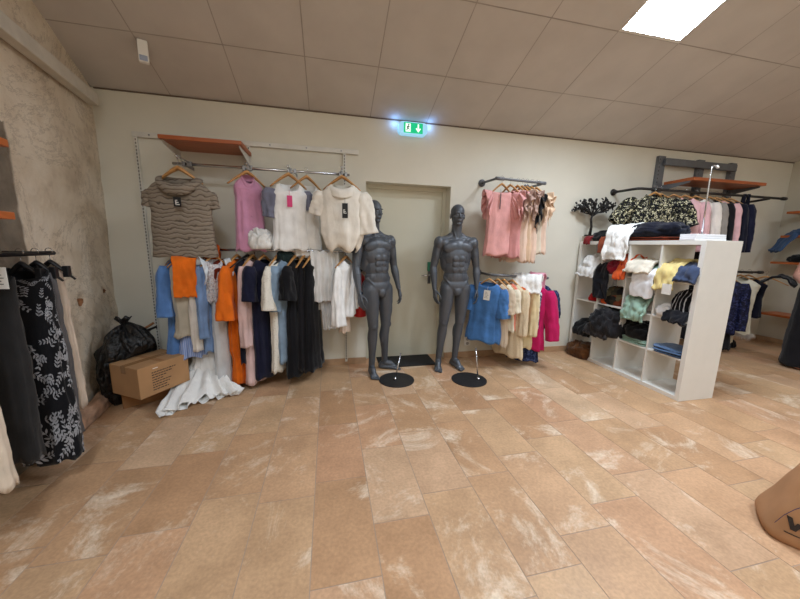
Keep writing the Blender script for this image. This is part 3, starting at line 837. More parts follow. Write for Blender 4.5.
def stand(label, x, y, p, q):
    rt = root('mannequin_stand', label, 'mannequin stand', (x, y, 0), 0, 'mannequin base stands')
    mb = MB(); mb.tube([(0, 0, 0), (0, 0, .009)], .185, 48); mb.build('base_plate', M_DISC, rt, bevel=.002)
    mb = MB(); mb.tube([p, q], .0075, 10); mb.tube([p, (p[0], p[1], p[2]+.02)], .016, 12); mb.build('rod', M_CHROME, rt, True)
stand('round black base plate with leaning rod beside the foot of the turned mannequin', .675, 3.06, (-.02, -.01, .009), (.055, .07, .27))
stand('round black base plate with upright rod in front of the upright mannequin', 1.435, 2.93, (.09, -.03, .009), (.085, .06, .33))

# fire extinguisher behind the first mannequin
rt = root('fire_extinguisher', 'red fire extinguisher with white label hanging on the wall behind a mannequin', 'fire extinguisher', (.335, 3.50, .60), -.25)
MR = simple('extinguisher_red', (196, 30, 34), .3, amt=.05)
mb = MB(); mb.tube([(0, 0, 0), (0, 0, .01), (0, 0, .40), (0, 0, .44), (0, 0, .47), (0, 0, .485)], [.066, .073, .073, .062, .035, .022], 28)
cy = mb.build('cylinder', MR, rt, True)
mb = MB(); mb.tube([(0, 0, .12), (0, 0, .30)], .0742, 28, cap=False)
lb = mb.build('label_sleeve', simple('extinguisher_label', (222, 224, 226), .4), cy, True)
mb = MB(); mb.tube([(0, 0, .26), (0, 0, .285)], .0747, 28, cap=False); mb.build('blue_band', simple('extinguisher_blue', (60, 88, 150), .4), cy, True)
mb = MB(); mb.tube([(0, 0, .485), (0, 0, .53)], .018, 14); mb.box(-.012, .012, -.09, .02, .535, .548); mb.tube([(0, .01, .52), (0, -.09, .50)], .006, 8); mb.build('valve', M_BLK, rt, True)
mb = MB(); mb.tube([(.015, 0, .51), (.06, -.02, .53), (.10, -.04, .50), (.098, -.045, .36), (.085, -.04, .20)], .009, 10); mb.build('hose', M_BLK, rt, True)
mb = MB(); mb.box(-.03, .03, .073, .10, .30, .42); mb.build('wall_bracket', M_DMET, rt)

# --------------------------------------------------- wall display, left side
UX = [-1.715, -.752, .183]
UL = ['slotted white upright closest to the stone wall', 'slotted white upright behind the pink sleeveless top', 'slotted white upright next to the door recess']
for i, x in enumerate(UX):
    rt = root('shelf_upright', UL[i], 'shelf upright', (x, WALL_Y, .04), 0, 'slotted wall uprights')
    mb = MB(); mb.box(-.014, .014, -.024, 0, 0, 2.32); mb.build('channel', M_WMET, rt, bevel=.002)
    mb = MB()
    for k in range(74): mb.box(-.0045, .0045, -.0247, -.0235, .03+k*.031, .048+k*.031)
    mb.build('slots', M_SLOT, rt)['kind'] = 'stuff'
rt = root('wall_rail', 'long white mounting rail along the top of the wall uprights', 'wall rail', (-.70, WALL_Y, 2.345))
mb = MB(); mb.box(-1.04, 1.03, -.026, 0, -.012, .035); mb.build('bar', M_WMET, rt, bevel=.003)
for x in (-.9, -.55, -.2, .15, .5, .85):
    mb = MB(); mb.tube([(x, -.026, .012), (x, -.029, .012)], .008, 10); mb.build('screw', M_STEEL, rt)
def bracket(par, x, depth, z, drop=.09, mat=None):
    mb = MB()
    mb.add([(x-.003, -.02, z), (x-.003, -depth, z), (x-.003, -depth, z-.018), (x-.003, -.02, z-drop), (x+.003, -.02, z), (x+.003, -depth, z), (x+.003, -depth, z-.018), (x+.003, -.02, z-drop)],
           [(0, 1, 2, 3), (7, 6, 5, 4), (0, 4, 5, 1), (1, 5, 6, 2), (2, 6, 7, 3), (3, 7, 4, 0)])
    return mb.build('bracket', mat or M_WMET, par)
rt = root('wall_shelf', 'orange wooden shelf high on the wall above the tan knit top', 'shelf', (-1.06, WALL_Y, 2.235), 0)
mb = MB(); mb.box(-.305, .335, -.415, -.03, 0, .032); mb.build('board', M_SHELF, rt, bevel=.002)
bracket(rt, -.29, .38, 0); bracket(rt, .31, .38, 0)
M_RAILC = M_CHROME
def hangrail(name, label, x0, x1, y, z, xb, group):
    rt = root(name, label, 'clothes rail', (0, 0, 0), 0, group)
    mb = MB(); mb.tube([(x0, y, z), (x1, y, z)], .0125, 14, sq=1.0); mb.build('bar', M_RAILC, rt, True)
    for x in xb:
        mb = MB(); mb.box(x-.004, x+.004, y-.01, WALL_Y-.024, z-.014, z+.016); mb.box(x-.012, x+.012, y-.022, y+.022, z-.022, z+.020); mb.build('bracket', M_STEEL, rt, bevel=.002)
    return rt
hangrail('clothes_rail', 'upper chrome rail carrying the tops beside the orange shelf', -1.34, .22, 3.36, 2.078, (-1.25, -.752, -.30, .183), 'chrome wall rails')
hangrail('clothes_rail', 'lower chrome rail carrying the long dresses', -1.50, .44, 3.23, 1.325, (-1.45, -.752, .183), 'chrome wall rails')
# front-facing prongs that carry the tops shown face on
def prong(x, y, label):
    rt = root('waterfall_prong', label, 'display prong', (x, 3.36, 2.078), 0, 'chrome face-out prongs')
    mb = MB(); mb.tube([(0, -.01, .016), (0, (y-3.36)*.6, .012), (0, y-3.36-.02, -.005), (0, y-3.36-.035, .012)], .007, 10); mb.build('arm', M_CHROME, rt, True)
    mb = MB(); mb.box(-.02, .02, -.018, .018, -.02, .024); mb.build('clamp', M_STEEL, rt, bevel=.003)
prong(-1.205, 3.13, 'chrome prong holding the tan knit top'); prong(.135, 3.14, 'chrome prong holding the cream polo'); prong(-.345, 3.22, 'chrome prong holding the white top with grey shoulders')
prong(-.70, 3.24, 'chrome prong holding the pink top')

KNIT = stripes('tan_ribbed', (98, 87, 76), (146, 134, 120), 'Z', 9, 7, .10, bump=.6)
def shirtkeys(L, neck=.085, sw=.2, bw=.22, hw=None, d=.06, hd=None, z0=-.088):
    hw = hw or bw; hd = hd or d
    return [(z0, neck, .045), (z0-.018, neck+.03, .05), (z0-.048, (neck+sw)/2+.012, .052), (z0-.085, sw, .052), (z0-.13, lerp(sw, bw, .5), d*.95), (z0-.22, bw, d), (-L*.6, bw*.97, d), (-L, hw, hd)]
# tan knit top
hanger((-1.205, 3.112, 2.085), 0, 'wooden hanger inside the tan knit top', .17, hookh=.085, slope=.12, thick=1.5)
garment('knit_pullover', 'tan ribbed knit top with wide cowl collar hanging face on below the orange shelf', 'top', (-1.205, 3.112, 1.945), 0, KNIT,
        [(-.02, .125, .085), (-.06, .16, .07), (-.10, .21, .065), (-.15, .25, .062), (-.22, .24, .066), (-.30, .228, .07), (-.5, .235, .075), (-.685, .25, .08)], 3, 'tops shown on the upper rail', fold=.004,
        sleeves=(.03, 0, -.12, .062, .050, .5, .004), collar=('cowl', 1.0, .07), sw=.225, dip=.075, card=(.055, .075, M_BLACKCARD, 'E'), cardpos=(.02, -.125, -.20), hem=.004, wr=.004)
# pink sleeveless
PINKS = fabric('satin_mauve', (208, 146, 178), .45, sheen=.4)
hanger((-.70, 3.225, 2.085), .5, 'wooden hanger inside the mauve pink top', .165, hookh=.06, slope=.12, thick=1.3)
garment('sleeveless_blouse', 'mauve pink sleeveless top with open front hanging beside the orange shelf', 'top', (-.70, 3.225, 2.035), .5, PINKS,
        [(-.075, .055, .045), (-.11, .10, .05), (-.15, .125, .05), (-.24, .11, .052), (-.4, .115, .06), (-.715, .135, .075)], 4, 'tops shown on the upper rail', fold=.012, collar=('band', .95, .06), dip=.09, buttons=(6, -.22, -.68, PINKS))
# white with grey shoulders
WJ = fabric('white_jersey', (248, 247, 245)); GD = fabric('grey_denim', (118, 120, 138), weave=300)
hanger((-.345, 3.205, 2.085), .25, 'wooden hanger inside the white top with grey shoulders', .16, hookh=.06, slope=.12, thick=1.4)
garment('cap_sleeve_blouse', 'white top with grey denim shoulders and a pink tag', 'top', (-.345, 3.205, 2.02), .25, WJ, shirtkeys(.69, .085, .16, .145, .165, .055), 5, 'tops shown on the upper rail',
        fold=.013, sleeves=[(.035, -.02, -.24, .085, .04, .55, .012), (.02, -.01, -.16, .062, .04, .55, .010)], smat=GD, card=(.045, .10, simple('pink_card', (214, 60, 120), .6)), cardpos=(-.01, -.085, -.20), dip=.07)
hanger((-.19, 3.27, 2.085), .35, 'wooden hanger inside the plain white camisole', .15, hookh=.06, slope=.12, thick=1.3)
garment('camisole', 'plain white narrow camisole partly behind the white top with grey shoulders', 'top', (-.19, 3.29, 2.03), .35, fabric('white_satin', (244, 242, 238), .6),
        [(-.085, .085, .04), (-.13, .105, .045), (-.22, .105, .05), (-.5, .115, .055), (-.76, .135, .06)], 6, 'tops shown on the upper rail', fold=.011, dip=.09)
# cream polo
CRM = fabric('cream_linen', (243, 237, 226), amt=.04)
hanger((.135, 3.11, 2.085), -.1, 'wooden hanger inside the cream polo top', .17, hookh=.07, slope=.12, thick=1.4)
garment('polo_shirt', 'cream short-sleeved polo top with wide collar and black tag bunched at the waist', 'top', (.135, 3.11, 2.01), -.1, CRM,
        [(-.07, .09, .06), (-.10, .14, .06), (-.15, .185, .06), (-.24, .195, .07), (-.40, .20, .085), (-.53, .195, .095), (-.62, .165, .08), (-.665, .125, .06)], 7, 'tops shown on the upper rail', fold=.010,
        sleeves=[(.055, 0, -.20, .080, .075, .55, .010), (.065, -.02, -.36, .085, .09, .6, .014)], collar=('fold', 1.1, .07), dip=.05, card=(.05, .13, M_BLACKCARD, 'E'), cardpos=(.03, -.115, -.25), hem=.03, wr=.009)

# lower rail: things hung side on
RY, RZ = 3.23, 1.325
HL = {}
def lower(x, rot, hl=None, **k):
    if hl: hanger((x, RY, RZ+.010), radians(rot), hl, k.get('hh', .2))
    return dict(loc=(x, RY, RZ), rotz=radians(rot))
BLUE = fabric('cornflower', (92, 132, 190), amt=.1)
def XM(x): return x+.14*max(0, -.3-x)/1.15
def G(name, label, cat, x, rot, mat, keys, seed, hl=None, hh=.155, y=RY, group='clothes on the lower left rail', z=RZ, **k):
    x = XM(x); rot += 9
    if hl: hanger((x, y, z+.012), radians(rot), hl, hh)
    return garment(name, label, cat, (x, y, z), radians(rot), mat, keys, seed, group, **k)
LS = lambda dz, r0=.06, r1=.05, dx=.06, dy=-.02, flat=.7, fold=.007: (dx, dy, dz, r0, r1, flat, fold)
G('dress', 'cornflower blue long dress with gathered sleeves at the wall end of the lower rail', 'dress', -1.455, 62, BLUE, shirtkeys(.95, .07, .17, .16, .20, .06, .09), 11, 'wooden hanger inside the cornflower blue dress', sleeves=[LS(-.42, .065, .075, .05), LS(-.42)], fold=.014)
G('peplum_blouse', 'beige blouse with flared hem hanging below the folded orange cloth', 'blouse', -1.345, 14, fabric('beige', (186, 176, 158)),
  [(-.10, .05, .03), (-.16, .10, .04), (-.3, .105, .04), (-.56, .10, .045), (-.70, .11, .055), (-.76, .125, .065)], 12, 'wooden hanger inside the beige blouse', .12, y=3.08, fold=.012)
G('striped_skirt', 'pale blue striped skirt below the beige blouse', 'skirt', -1.345, 20, stripes('blue_pinstripe', (170, 186, 222), (128, 150, 204), 'X', 22), [(-.55, .06, .03), (-.74, .075, .035), (-.96, .10, .05)], 13, y=3.10, fold=.012)
ORN = fabric('orange', (232, 112, 26), .85, amt=.08)
drape('orange_trousers', 'bright orange trousers folded over a hanger behind the tan knit top', 'trousers', [(-.045, -.02), (-.03, .035), (.0, .045), (.035, .02), (.06, -.10), (.065, -.31)], .17, ORN, (-1.20, 3.05, RZ-.10), radians(14), 14, 'clothes on the lower left rail', .014, .010)
drape('orange_blouse', 'bright orange top slung on the rail beside the folded trousers', 'top', [(-.05, -.18), (-.04, .0), (.0, .03), (.04, .0), (.055, -.10)], .13, fabric('deep_orange', (206, 88, 22)), (XM(-1.14), RY-.01, RZ+.012), radians(10), 15, 'clothes on the lower left rail', .016, .016)
G('shirt', 'off-white long-sleeved shirt hanging over the trailing white dress', 'shirt', -1.215, 62, fabric('off_white', (226, 218, 208)), shirtkeys(.62, .06, .17, .155, .16, .05), 16, 'wooden hanger inside the off-white shirt', sleeves=[LS(-.74, .05, .042, .03, -.01), LS(-.6, .05, .04)], fold=.010, cmat=None, collar=('fold', 1.0, .04))
G('denim_shirt', 'light blue denim shirt dress next to the off-white shirt', 'shirt', -1.15, 66, fabric('light_denim', (126, 156, 200), amt=.1, weave=260), shirtkeys(.92, .06, .18, .17, .18, .05), 17, None, collar=('fold', 1.05, .04), sleeves=LS(-.62, .055, .048, .04), fold=.012)
G('cardigan', 'dark rust cardigan squeezed behind the light denim shirt', 'cardigan', -1.055, 72, fabric('dark_rust', (118, 42, 24)), shirtkeys(.55, .06, .16, .16, .17, .035), 18, None, fold=.008)
FRILL = blotch('white_rust_floral', [(226, 224, 224), (206, 210, 220), (170, 134, 120), (236, 234, 232), (214, 216, 222), (150, 150, 164)], 120)
G('frilled_dress', 'white floral frilled strap dress between denim shirt and orange dress', 'dress', -1.085, 30, FRILL, [(-.085, .06, .03), (-.12, .075, .035), (-.3, .075, .04), (-.46, .08, .045)], 19, 'wooden hanger inside the frilled floral dress', .12, y=3.11, ruffles=(.05, .02, 6, 1), rmat=fabric('ice_white', (226, 232, 238)), sw=.11, fold=.012)
G('grey_trousers', 'pale grey wide trousers hanging lowest beside the orange dress', 'trousers', -1.075, 40, fabric('pale_grey', (206, 208, 210)), [(-.40, .06, .03), (-.8, .065, .035), (-.98, .07, .04), (-1.25, .075, .045)], 20, None, fold=.006, y=3.12)
# long white dress trailing on the floor
WCOT = fabric('crinkled_white', (247, 245, 241), amt=.03, bump=.5)
rt = root('trailing_dress', 'long crinkled white dress trailing down onto the tiled floor', 'dress', (-1.135, 3.22, 0), 0, 'clothes on the lower left rail')
def tr(u, v):
    th = 2*pi*u
    # centre line: down from the rail, then spreading out across the tiles
    keys = [(0, (0, .03, 1.20), (.05, .03)), (.28, (0, .03, .75), (.068, .045)), (.52, (-.005, .01, .42), (.085, .055)), (.70, (-.01, -.07, .17), (.125, .065)), (.83, (.0, -.20, .055), (.205, .045)), (1, (.05, -.33, .016), (.25, .014))]
    for k0, k1 in zip(keys, keys[1:]):
        if v <= k1[0]+1e-9:
            t = (v-k0[0])/(k1[0]-k0[0]); t2 = t
            c = Vector(k0[1]).lerp(Vector(k1[1]), t2); a = lerp(k0[2][0], k1[2][0], t2); b = lerp(k0[2][1], k1[2][1], t2); break
    bend = max(0, min(1, (v-.5)/.4)); bend = bend*bend*(3-2*bend)
    f = sin(13*th+3*noise.noise(Vector((u*4, v*2, 1))))*(.006+.022*v)+.014*noise.noise(Vector((cos(th)*5, sin(th)*5, v*14)))+.010*(1-2*abs(noise.noise(Vector((cos(th)*9, sin(th)*6, v*7)))))
    x = (a+f)*cos(th); s = sin(th)
    # cross-section turns from horizontal ring to standing flattened ring on the floor
    dy = b*s*(1-bend); dz = (b*s+f*.8+b)*bend if bend > 0 else 0
    hemc = (v-.82)/.18 if v > .82 else 0
    yy = c.y+dy-.09*hemc*cos(th*1)*0-(.10*(1-abs(cos(th)))-.10)*-1*hemc*.6
    xx = c.x+x+.10*hemc*max(0, cos(th))*.2
    if hemc > 0: yy += .16*hemc*cos(th)
    return Vector((xx, yy+.02*hemc*sin(17*th), max(.004, c.z+dz+.012*noise.noise(Vector((x*16, yy*16, 2)))*(v > .6))))
mb = MB(); mb.grid(tr, 120, 64, True); mb.build('skirt', WCOT, rt, True, solid=.003)
G('orange_dress', 'bright orange tiered dress with tied waist reaching nearly to the floor', 'dress', -.905, 60, ORN, [(-.085, .06, .035), (-.12, .12, .045), (-.16, .17, .05), (-.3, .165, .055), (-.55, .14, .055), (-.62, .125, .05), (-.68, .15, .065), (-.95, .155, .07), (-1.0, .13, .06), (-1.27, .15, .075)], 21, 'wooden hanger inside the orange dress', sleeves=[(.06, -.03, -.46, .06, .105, .6, .016), (.05, 0, -.4, .06, .07, .6, .012)], fold=.018, dip=.03)
NAVY = fabric('navy', (26, 28, 50), amt=.12); NAVY2 = fabric('ink_navy', (20, 22, 38))
G('navy_blouse', 'dark navy blouse squeezed between orange dress and pale pink robe', 'blouse', -.835, 70, NAVY2, shirtkeys(1.05, .06, .17, .16, .17, .03), 22, None, fold=.006)
hanger((XM(-.80), RY, RZ+.012), radians(60), 'black plastic hanger over the dark navy blouse', .2, True)
G('robe', 'pale pink long robe with cuffed sleeve beside the navy dress', 'robe', -.755, 62, fabric('blush', (222, 190, 186)), shirtkeys(1.27, .06, .18, .16, .18, .05, .06), 23, 'wooden hanger inside the pale pink robe', sleeves=[(.035, -.02, -.72, .05, .055, .7, .007), (.04, 0, -.6, .05, .05, .7, .006)], fold=.010)
G('navy_dress', 'long navy dress with short sleeves beside the white eyelet dress', 'dress', -.64, 52, NAVY, shirtkeys(1.22, .085, .19, .175, .185, .06, .07), 24, 'wooden hanger inside the long navy dress', sleeves=[LS(-.30, .07, .075, .05), LS(-.26, .07, .07, .05)], fold=.012, card=(.03, .06, simple('magenta_card', (190, 40, 100), .6)), cardpos=(.05, -.075, -.12))
crumple('scrunched_blouse', 'crumpled white cotton top thrown over the rail above the navy dress', 'top', (.17, .14, .15), fabric('white_cotton', (240, 238, 234), bump=.5), (XM(-.655), RY-.05, RZ+.012), .3, 25, 'clothes on the lower left rail', .35, kink=1.6)
LACE = lace('eyelet', (232, 226, 214))
G('eyelet_dress', 'off-white eyelet lace dress with flared sleeve beside the pale denim dress', 'dress', -.50, 62, LACE, shirtkeys(1.17, .06, .18, .15, .155, .055), 26, 'wooden hanger inside the eyelet dress', sleeves=[(.06, -.02, -.38, .055, .095, .6, .008), (.05, 0, -.3, .055, .07, .6, .008)], fold=.009)
G('denim_dress', 'pale denim shirt dress with tie collar beside the black dresses', 'dress', -.405, 50, fabric('washed_denim', (136, 158, 180), amt=.12, weave=260), shirtkeys(1.08, .06, .17, .16, .17, .055), 27, None, sleeves=[LS(-.40, .065, .06, .05), LS(-.36, .06, .06, .04)], collar=('fold', 1.05, .045), fold=.010)
hanger((XM(-.405), RY, RZ+.012), radians(50), 'chrome wire hanger inside the pale denim dress', .19, True, group='dark clothes hangers')
crumple('scarf', 'dark green scarf knotted over the hanger of the pale denim dress', 'scarf', (.14, .09, .10), fabric('bottle_green', (34, 48, 48)), (XM(-.415), RY-.01, RZ-.115), .4, 28, 'clothes on the lower left rail', .3)
BLK = fabric('black', (20, 20, 24), amt=.15); BLK2 = fabric('soft_black', (28, 27, 31), amt=.15)
G('black_dress', 'black puff-sleeved dress on the hanger nearest the pale denim dress', 'dress', -.315, 58, BLK, [(-.09, .055, .035), (-.12, .10, .04), (-.16, .15, .045), (-.3, .14, .045), (-.52, .135, .05), (-.6, .16, .06), (-1.22, .19, .075)], 29, 'wooden hanger inside the first black dress', sleeves=[(.055, -.02, -.30, .07, .10, .6, .012), None], fold=.014)
G('black_dress', 'black strapped dress on the hanger in the middle of the three black dresses', 'dress', -.235, 62, BLK2, [(-.09, .05, .03), (-.14, .10, .04), (-.3, .12, .04), (-.52, .13, .045), (-1.16, .17, .06)], 30, 'wooden hanger inside the middle black dress', fold=.012)
G('black_dress', 'black sleeveless dress closest to the white sheer cloth', 'dress', -.165, 58, BLK, [(-.09, .05, .03), (-.14, .11, .04), (-.3, .13, .045), (-.52, .135, .05), (-1.18, .17, .07)], 31, 'wooden hanger inside the last black dress', fold=.013, card=(.03, .07, M_PAPER), cardpos=(.10, -.06, -.26))
drape('sheer_scarf', 'white sheer cloth folded over the lower rail', 'scarf', [(-.03, -.62), (-.03, -.03), (0, .016), (.03, -.03), (.05, -.25), (.055, -.52)], .26, fabric('sheer_white', (248, 248, 246), .7, alpha=.93), (-.035, RY, RZ+.004), .08, 32, 'clothes on the lower left rail', .008, .012, 1.05, gather=.014)
drape('sheer_scarf', 'white sheer end hanging lowest below the folded white cloth', 'scarf', [(.02, -.40), (.03, -.6), (.035, -.80)], .20, fabric('sheer_grey_white', (222, 222, 222), .7, alpha=.93), (.0, RY+.02, RZ+.004), .05, 33, 'clothes on the lower left rail', .006, .012, .6, gather=.012)
G('white_blouse', 'white blouse with flared sleeves at the end of the rail by the mannequin', 'blouse', .17, 48, fabric('bright_white', (248, 247, 245)), shirtkeys(.66, .05, .15, .14, .16, .05), 34, 'wooden hanger inside the white blouse', .18, sleeves=[(.06, -.03, -.56, .045, .085, .6, .012), (.03, 0, -.45, .045, .06, .6, .01)], fold=.012)
G('beige_slip', 'beige slip showing below the white blouse', 'slip', .155, 50, fabric('nude', (222, 200, 182)), [(-.5, .06, .035), (-.84, .075, .045)], 35, None, fold=.006, y=3.30)

# ------------------------------------------- corner: cartons, refuse bag
def carton(label, x, y, z, rot, lx, ly, lz, mat, prn=False, tape=True):
    rt = root('cardboard_box', label, 'box', (x, y, z), rot, 'cardboard boxes in the corner')
    mb = MB(); mb.box(0, lx, 0, ly, 0, lz); mb.build('carton', mat, rt, bevel=.005)
    if tape:
        mb = MB(); mb.box(-.0015, lx+.0015, ly/2-.028, ly/2+.028, lz-.06, lz+.0015)
        mb.build('packing_tape', M_TAPE, rt)
        mb = MB(); mb.box(lx*.02, lx*.98, ly/2-.0015, ly/2+.0015, lz+.0015, lz+.0028); mb.box(lx*.45, lx*.55, .01, ly-.01, lz+.0002, lz+.0012); mb.build('flap_seam', M_CARD2, rt)
    if prn:
        mb = MB(); rr = random.Random(3)
        for i in range(8):
            xx = .10; z_ = lz*.74-i*.021; end = .10+(.19 if i == 0 else rr.uniform(.06, .15))
            while xx < end:
                w_ = rr.uniform(.008, .026); mb.box(xx, xx+w_, -.0015, -.0003, z_-.0035, z_+.0035); xx += w_+.005
        mb.build('printed_lines', M_INK, rt)
        mb = MB(); mb.box(.11, .15, -.003, -.001, lz*.86, lz*.88); mb.build('torn_label', M_PAPER, rt)
    return rt
carton('lower flattened brown carton on the floor under the taped carton', -1.700, 2.895, 0, radians(29), .46, .17, .15, M_CARD2, False, False)
carton('taped brown carton with printed lines resting on the lower carton', -1.463, 2.705, .153, radians(58), .41, .34, .255, M_CARD, True)
t = NT('black_polythene'); t.set(.28, 0, (14, 14, 15), .6); c, o_ = t.coord(); n_ = t.n('TexNoise'); n_.inputs['Scale'].default_value = 11; n_.inputs['Detail'].default_value = 9; n_.inputs['Distortion'].default_value = 1.6
t.l(c, o_, n_, 'Vector'); t.bump(n_, 'Fac', 1, .045); M_POLY = t.m
rt = root('refuse_bag', 'full black plastic refuse bag slumped against the stone wall', 'bag', (-1.79, 3.10, 0))
def rb(u, v):
    th = 2*pi*u; z = v
    r = (sin(pi*min(1, (z*.93+.10)))**.45)
    k = 1-abs(noise.noise(Vector((cos(th)*2.2, sin(th)*2.2, z*2+4))))*.5
    f = .022*sin(11*th+5*noise.noise(Vector((cos(th), sin(th), z*3))))*(.3+z)+.03*noise.noise(Vector((cos(th)*4, sin(th)*4, z*6)))
    rr = (.195*k+.03)*r+f*r
    xx = rr*cos(th)
    if xx > 0: xx *= .62+.58*min(1, z/.75)
    else: xx *= .72
    px_, py_ = xx+.05*z, rr*sin(th)*1.0
    # pressed against the cartons
    lim = .02 if z < .60 else -.06-.3*(z-.6); lim = .07 if z < .2 else lim
    sd = (px_-.04)*-.85+(py_+.215)*.53
    if sd < lim: px_ += (lim-sd)*-.85; py_ += (lim-sd)*.53
    px_ = max(px_, -.172)
    return Vector((px_, py_, .70*z**.92*(1+.06*noise.noise(Vector((cos(th)*1.5, sin(th)*1.5, 9))))))
mb = MB(); mb.grid(rb, 90, 60, True); n = len(mb.v); mb.f.append(tuple(range(89, -1, -1))); mb.m.append(0); mb.f.append(tuple(range(n-90, n))); mb.m.append(0)
mb.build('sack', M_POLY, rt, True)
def knot(u, v):
    th = 2*pi*u; r = .014+.028*v**1.5+.008*sin(7*th)*v
    return Vector((.06+r*cos(th)*1.3, r*sin(th), .675+.06*v+.015*sin(5*th)*v))
mb = MB(); mb.grid(knot, 40, 8, True); mb.build('gathered_top', M_POLY, rt, True, solid=.002)
for i, (a, b, lb_) in enumerate((((-1.80, 3.16, .50), (-1.60, 3.30, .640), 'longest brown wooden stick poking out of the refuse bag'), ((-1.80, 3.14, .47), (-1.635, 3.30, .575), 'short brown wooden stick poking out of the refuse bag'), ((-1.80, 3.16, .52), (-1.585, 3.31, .600), 'dark stick poking out of the refuse bag'))):
    mb = MB(); mb.tube([a, b], .011, 8)
    tag(mb.build('wooden_stick', M_BLK if i == 2 else m_wood('stick_wood', (140, 92, 54), (176, 124, 78)), None, True), lb_, 'stick', 'sticks poking out of the refuse bag')

# --------------------------------------- rack on the stone wall, at the edge
LX, LZ = -1.565, 1.315
rt = root('clothes_rail', 'black rail on the stone wall carrying skirts and trousers', 'clothes rail', (LX, 0, LZ))
mb = MB(); mb.tube([(0, .9, 0), (0, 2.26, 0)], .0125, 14); mb.build('bar', M_BLK, rt, True)
for y in (1.1, 2.22):
    mb = MB(); mb.tube([(0, y, 0), (lw(y)-LX+.02, y, 0)], .010, 10); mb.build('bracket', M_BLK, rt, True)
for z, y1, lab in ((1.48, 1.84, 'orange wooden shelf end just above the black clothes rail on the stone wall'), (1.80, 1.88, 'orange wooden shelf end highest on the stone wall')):
    rt = root('wall_shelf', lab, 'shelf', (0, 0, z), 0, 'orange shelves on the stone wall')
    mb = MB(); mb.add([(lw(.9)+.025, .9, 0), (lw(.9)+.33, .9, 0), (lw(y1)+.33, y1, 0), (lw(y1)+.025, y1, 0), (lw(.9)+.025, .9, .032), (lw(.9)+.33, .9, .032), (lw(y1)+.33, y1, .032), (lw(y1)+.025, y1, .032)],
                      [(3, 2, 1, 0), (4, 5, 6, 7), (0, 1, 5, 4), (1, 2, 6, 5), (2, 3, 7, 6), (3, 0, 4, 7)])
    mb.build('board', m_wood('orange_shelf_wood_y', (168, 84, 36), (196, 108, 52), 2.5, .4, 'Y'), rt, bevel=.002)
    for y in (1.2, y1-.12):
        mb = MB(); mb.box(lw(y)+.02, lw(y)+.29, y-.003, y+.003, -.03, -.0005); mb.build('bracket', M_GREY, rt)
def leftg(name, label, cat, y, mat, keys, seed, hl, off=0, **k):
    hanger((LX, y, LZ+.012), 0, hl, .10, True, True, 'black clip hangers on the stone wall')
    return garment(name, label, cat, (LX+off, y, LZ), 0, mat, keys, seed, 'clothes on the stone wall rail', **k)
leftg('coat', 'off-white long coat at the near end of the stone wall rail', 'coat', 1.60, fabric('ivory', (224, 208, 188)), [(-.13, .09, .03), (-.5, .11, .04), (-1.02, .12, .05)], 41, 'black clip hanger carrying the off-white coat', off=.055)
leftg('wide_trousers', 'charcoal black wide trousers with white tag hanging next to the leaf print skirt', 'trousers', 1.85, fabric('charcoal', (42, 41, 41), amt=.12), [(-.10, .115, .02), (-.2, .115, .03), (-.5, .11, .045), (-1.04, .10, .055)], 42, 'black clip hanger carrying the charcoal trousers', fold=.010, card=(.06, .10, M_PAPER, 'lines'), cardpos=(.10, -.05, -.05))
LEAFK = [(-.09, .10, .02), (-.2, .105, .03), (-.5, .11, .05), (-1.17, .12, .065)]
def leaves(rt, fn):
    mb = MB(); rr = random.Random(9)
    def put(u, v, ang, l, w_):
        pts = []
        for i in range(9):
            t = i/8; pts.append((t*l, w_*sin(pi*t)**.8))
        loop = pts+[(a, -b) for a, b in pts[::-1][1:-1]]
        vs = []
        for a, b in loop:
            du = (a*cos(ang)-b*sin(ang)); dv = (a*sin(ang)+b*cos(ang))
            p = fn((u+du) % 1, max(.001, min(.999, v+dv*.85))); c_ = fn((u+du) % 1, max(.001, min(.999, v+dv*.85))); ctr = Vector((0, 0, p.z))
            n_ = (p-ctr); n_.normalize(); vs.append(p+n_*.0045)
        mb.add(vs, [tuple(range(len(vs)))])
    for i in range(260):
        u, v = rr.random(), rr.uniform(.02, .93); a = rr.uniform(0, 6.28); L = rr.uniform(.06, .10)
        for k in range(4):
            q = k/4; cu, cv = u+cos(a)*L*q*1.1, v+sin(a)*L*q*1.1
            if not 0.01 < cv < .97: continue
            for s_ in (-1, 1): put(cu, cv, a+s_*.8, .027*(1-.35*q), .0050)
        put(u, v, a, L*1.15, .0013)
    mb.build('leaf_print', fabric('print_white', (158, 158, 162)), rt)['kind'] = 'stuff'
leftg('print_skirt', 'black long skirt printed with pale leaf sprigs on the stone wall rail', 'skirt', 2.05, fabric('print_black', (18, 18, 22)), LEAFK, 43, 'black clip hanger carrying the leaf print skirt', extra=leaves, fold=.014, K=60)
leftg('grey_trousers', 'grey trousers hanging behind the leaf print skirt', 'trousers', 2.14, fabric('mid_grey', (98, 96, 98)), [(-.09, .10, .03), (-.3, .105, .035), (-1.10, .105, .04)], 44, 'black clip hanger carrying the grey trousers', off=-.03)
leftg('beige_trousers', 'beige trousers farthest along the stone wall rail', 'trousers', 2.23, fabric('warm_beige', (206, 188, 170)), [(-.07, .05, .03), (-.11, .085, .035), (-.4, .10, .04), (-.95, .105, .045)], 45, 'black clip hanger carrying the beige trousers', off=-.045)

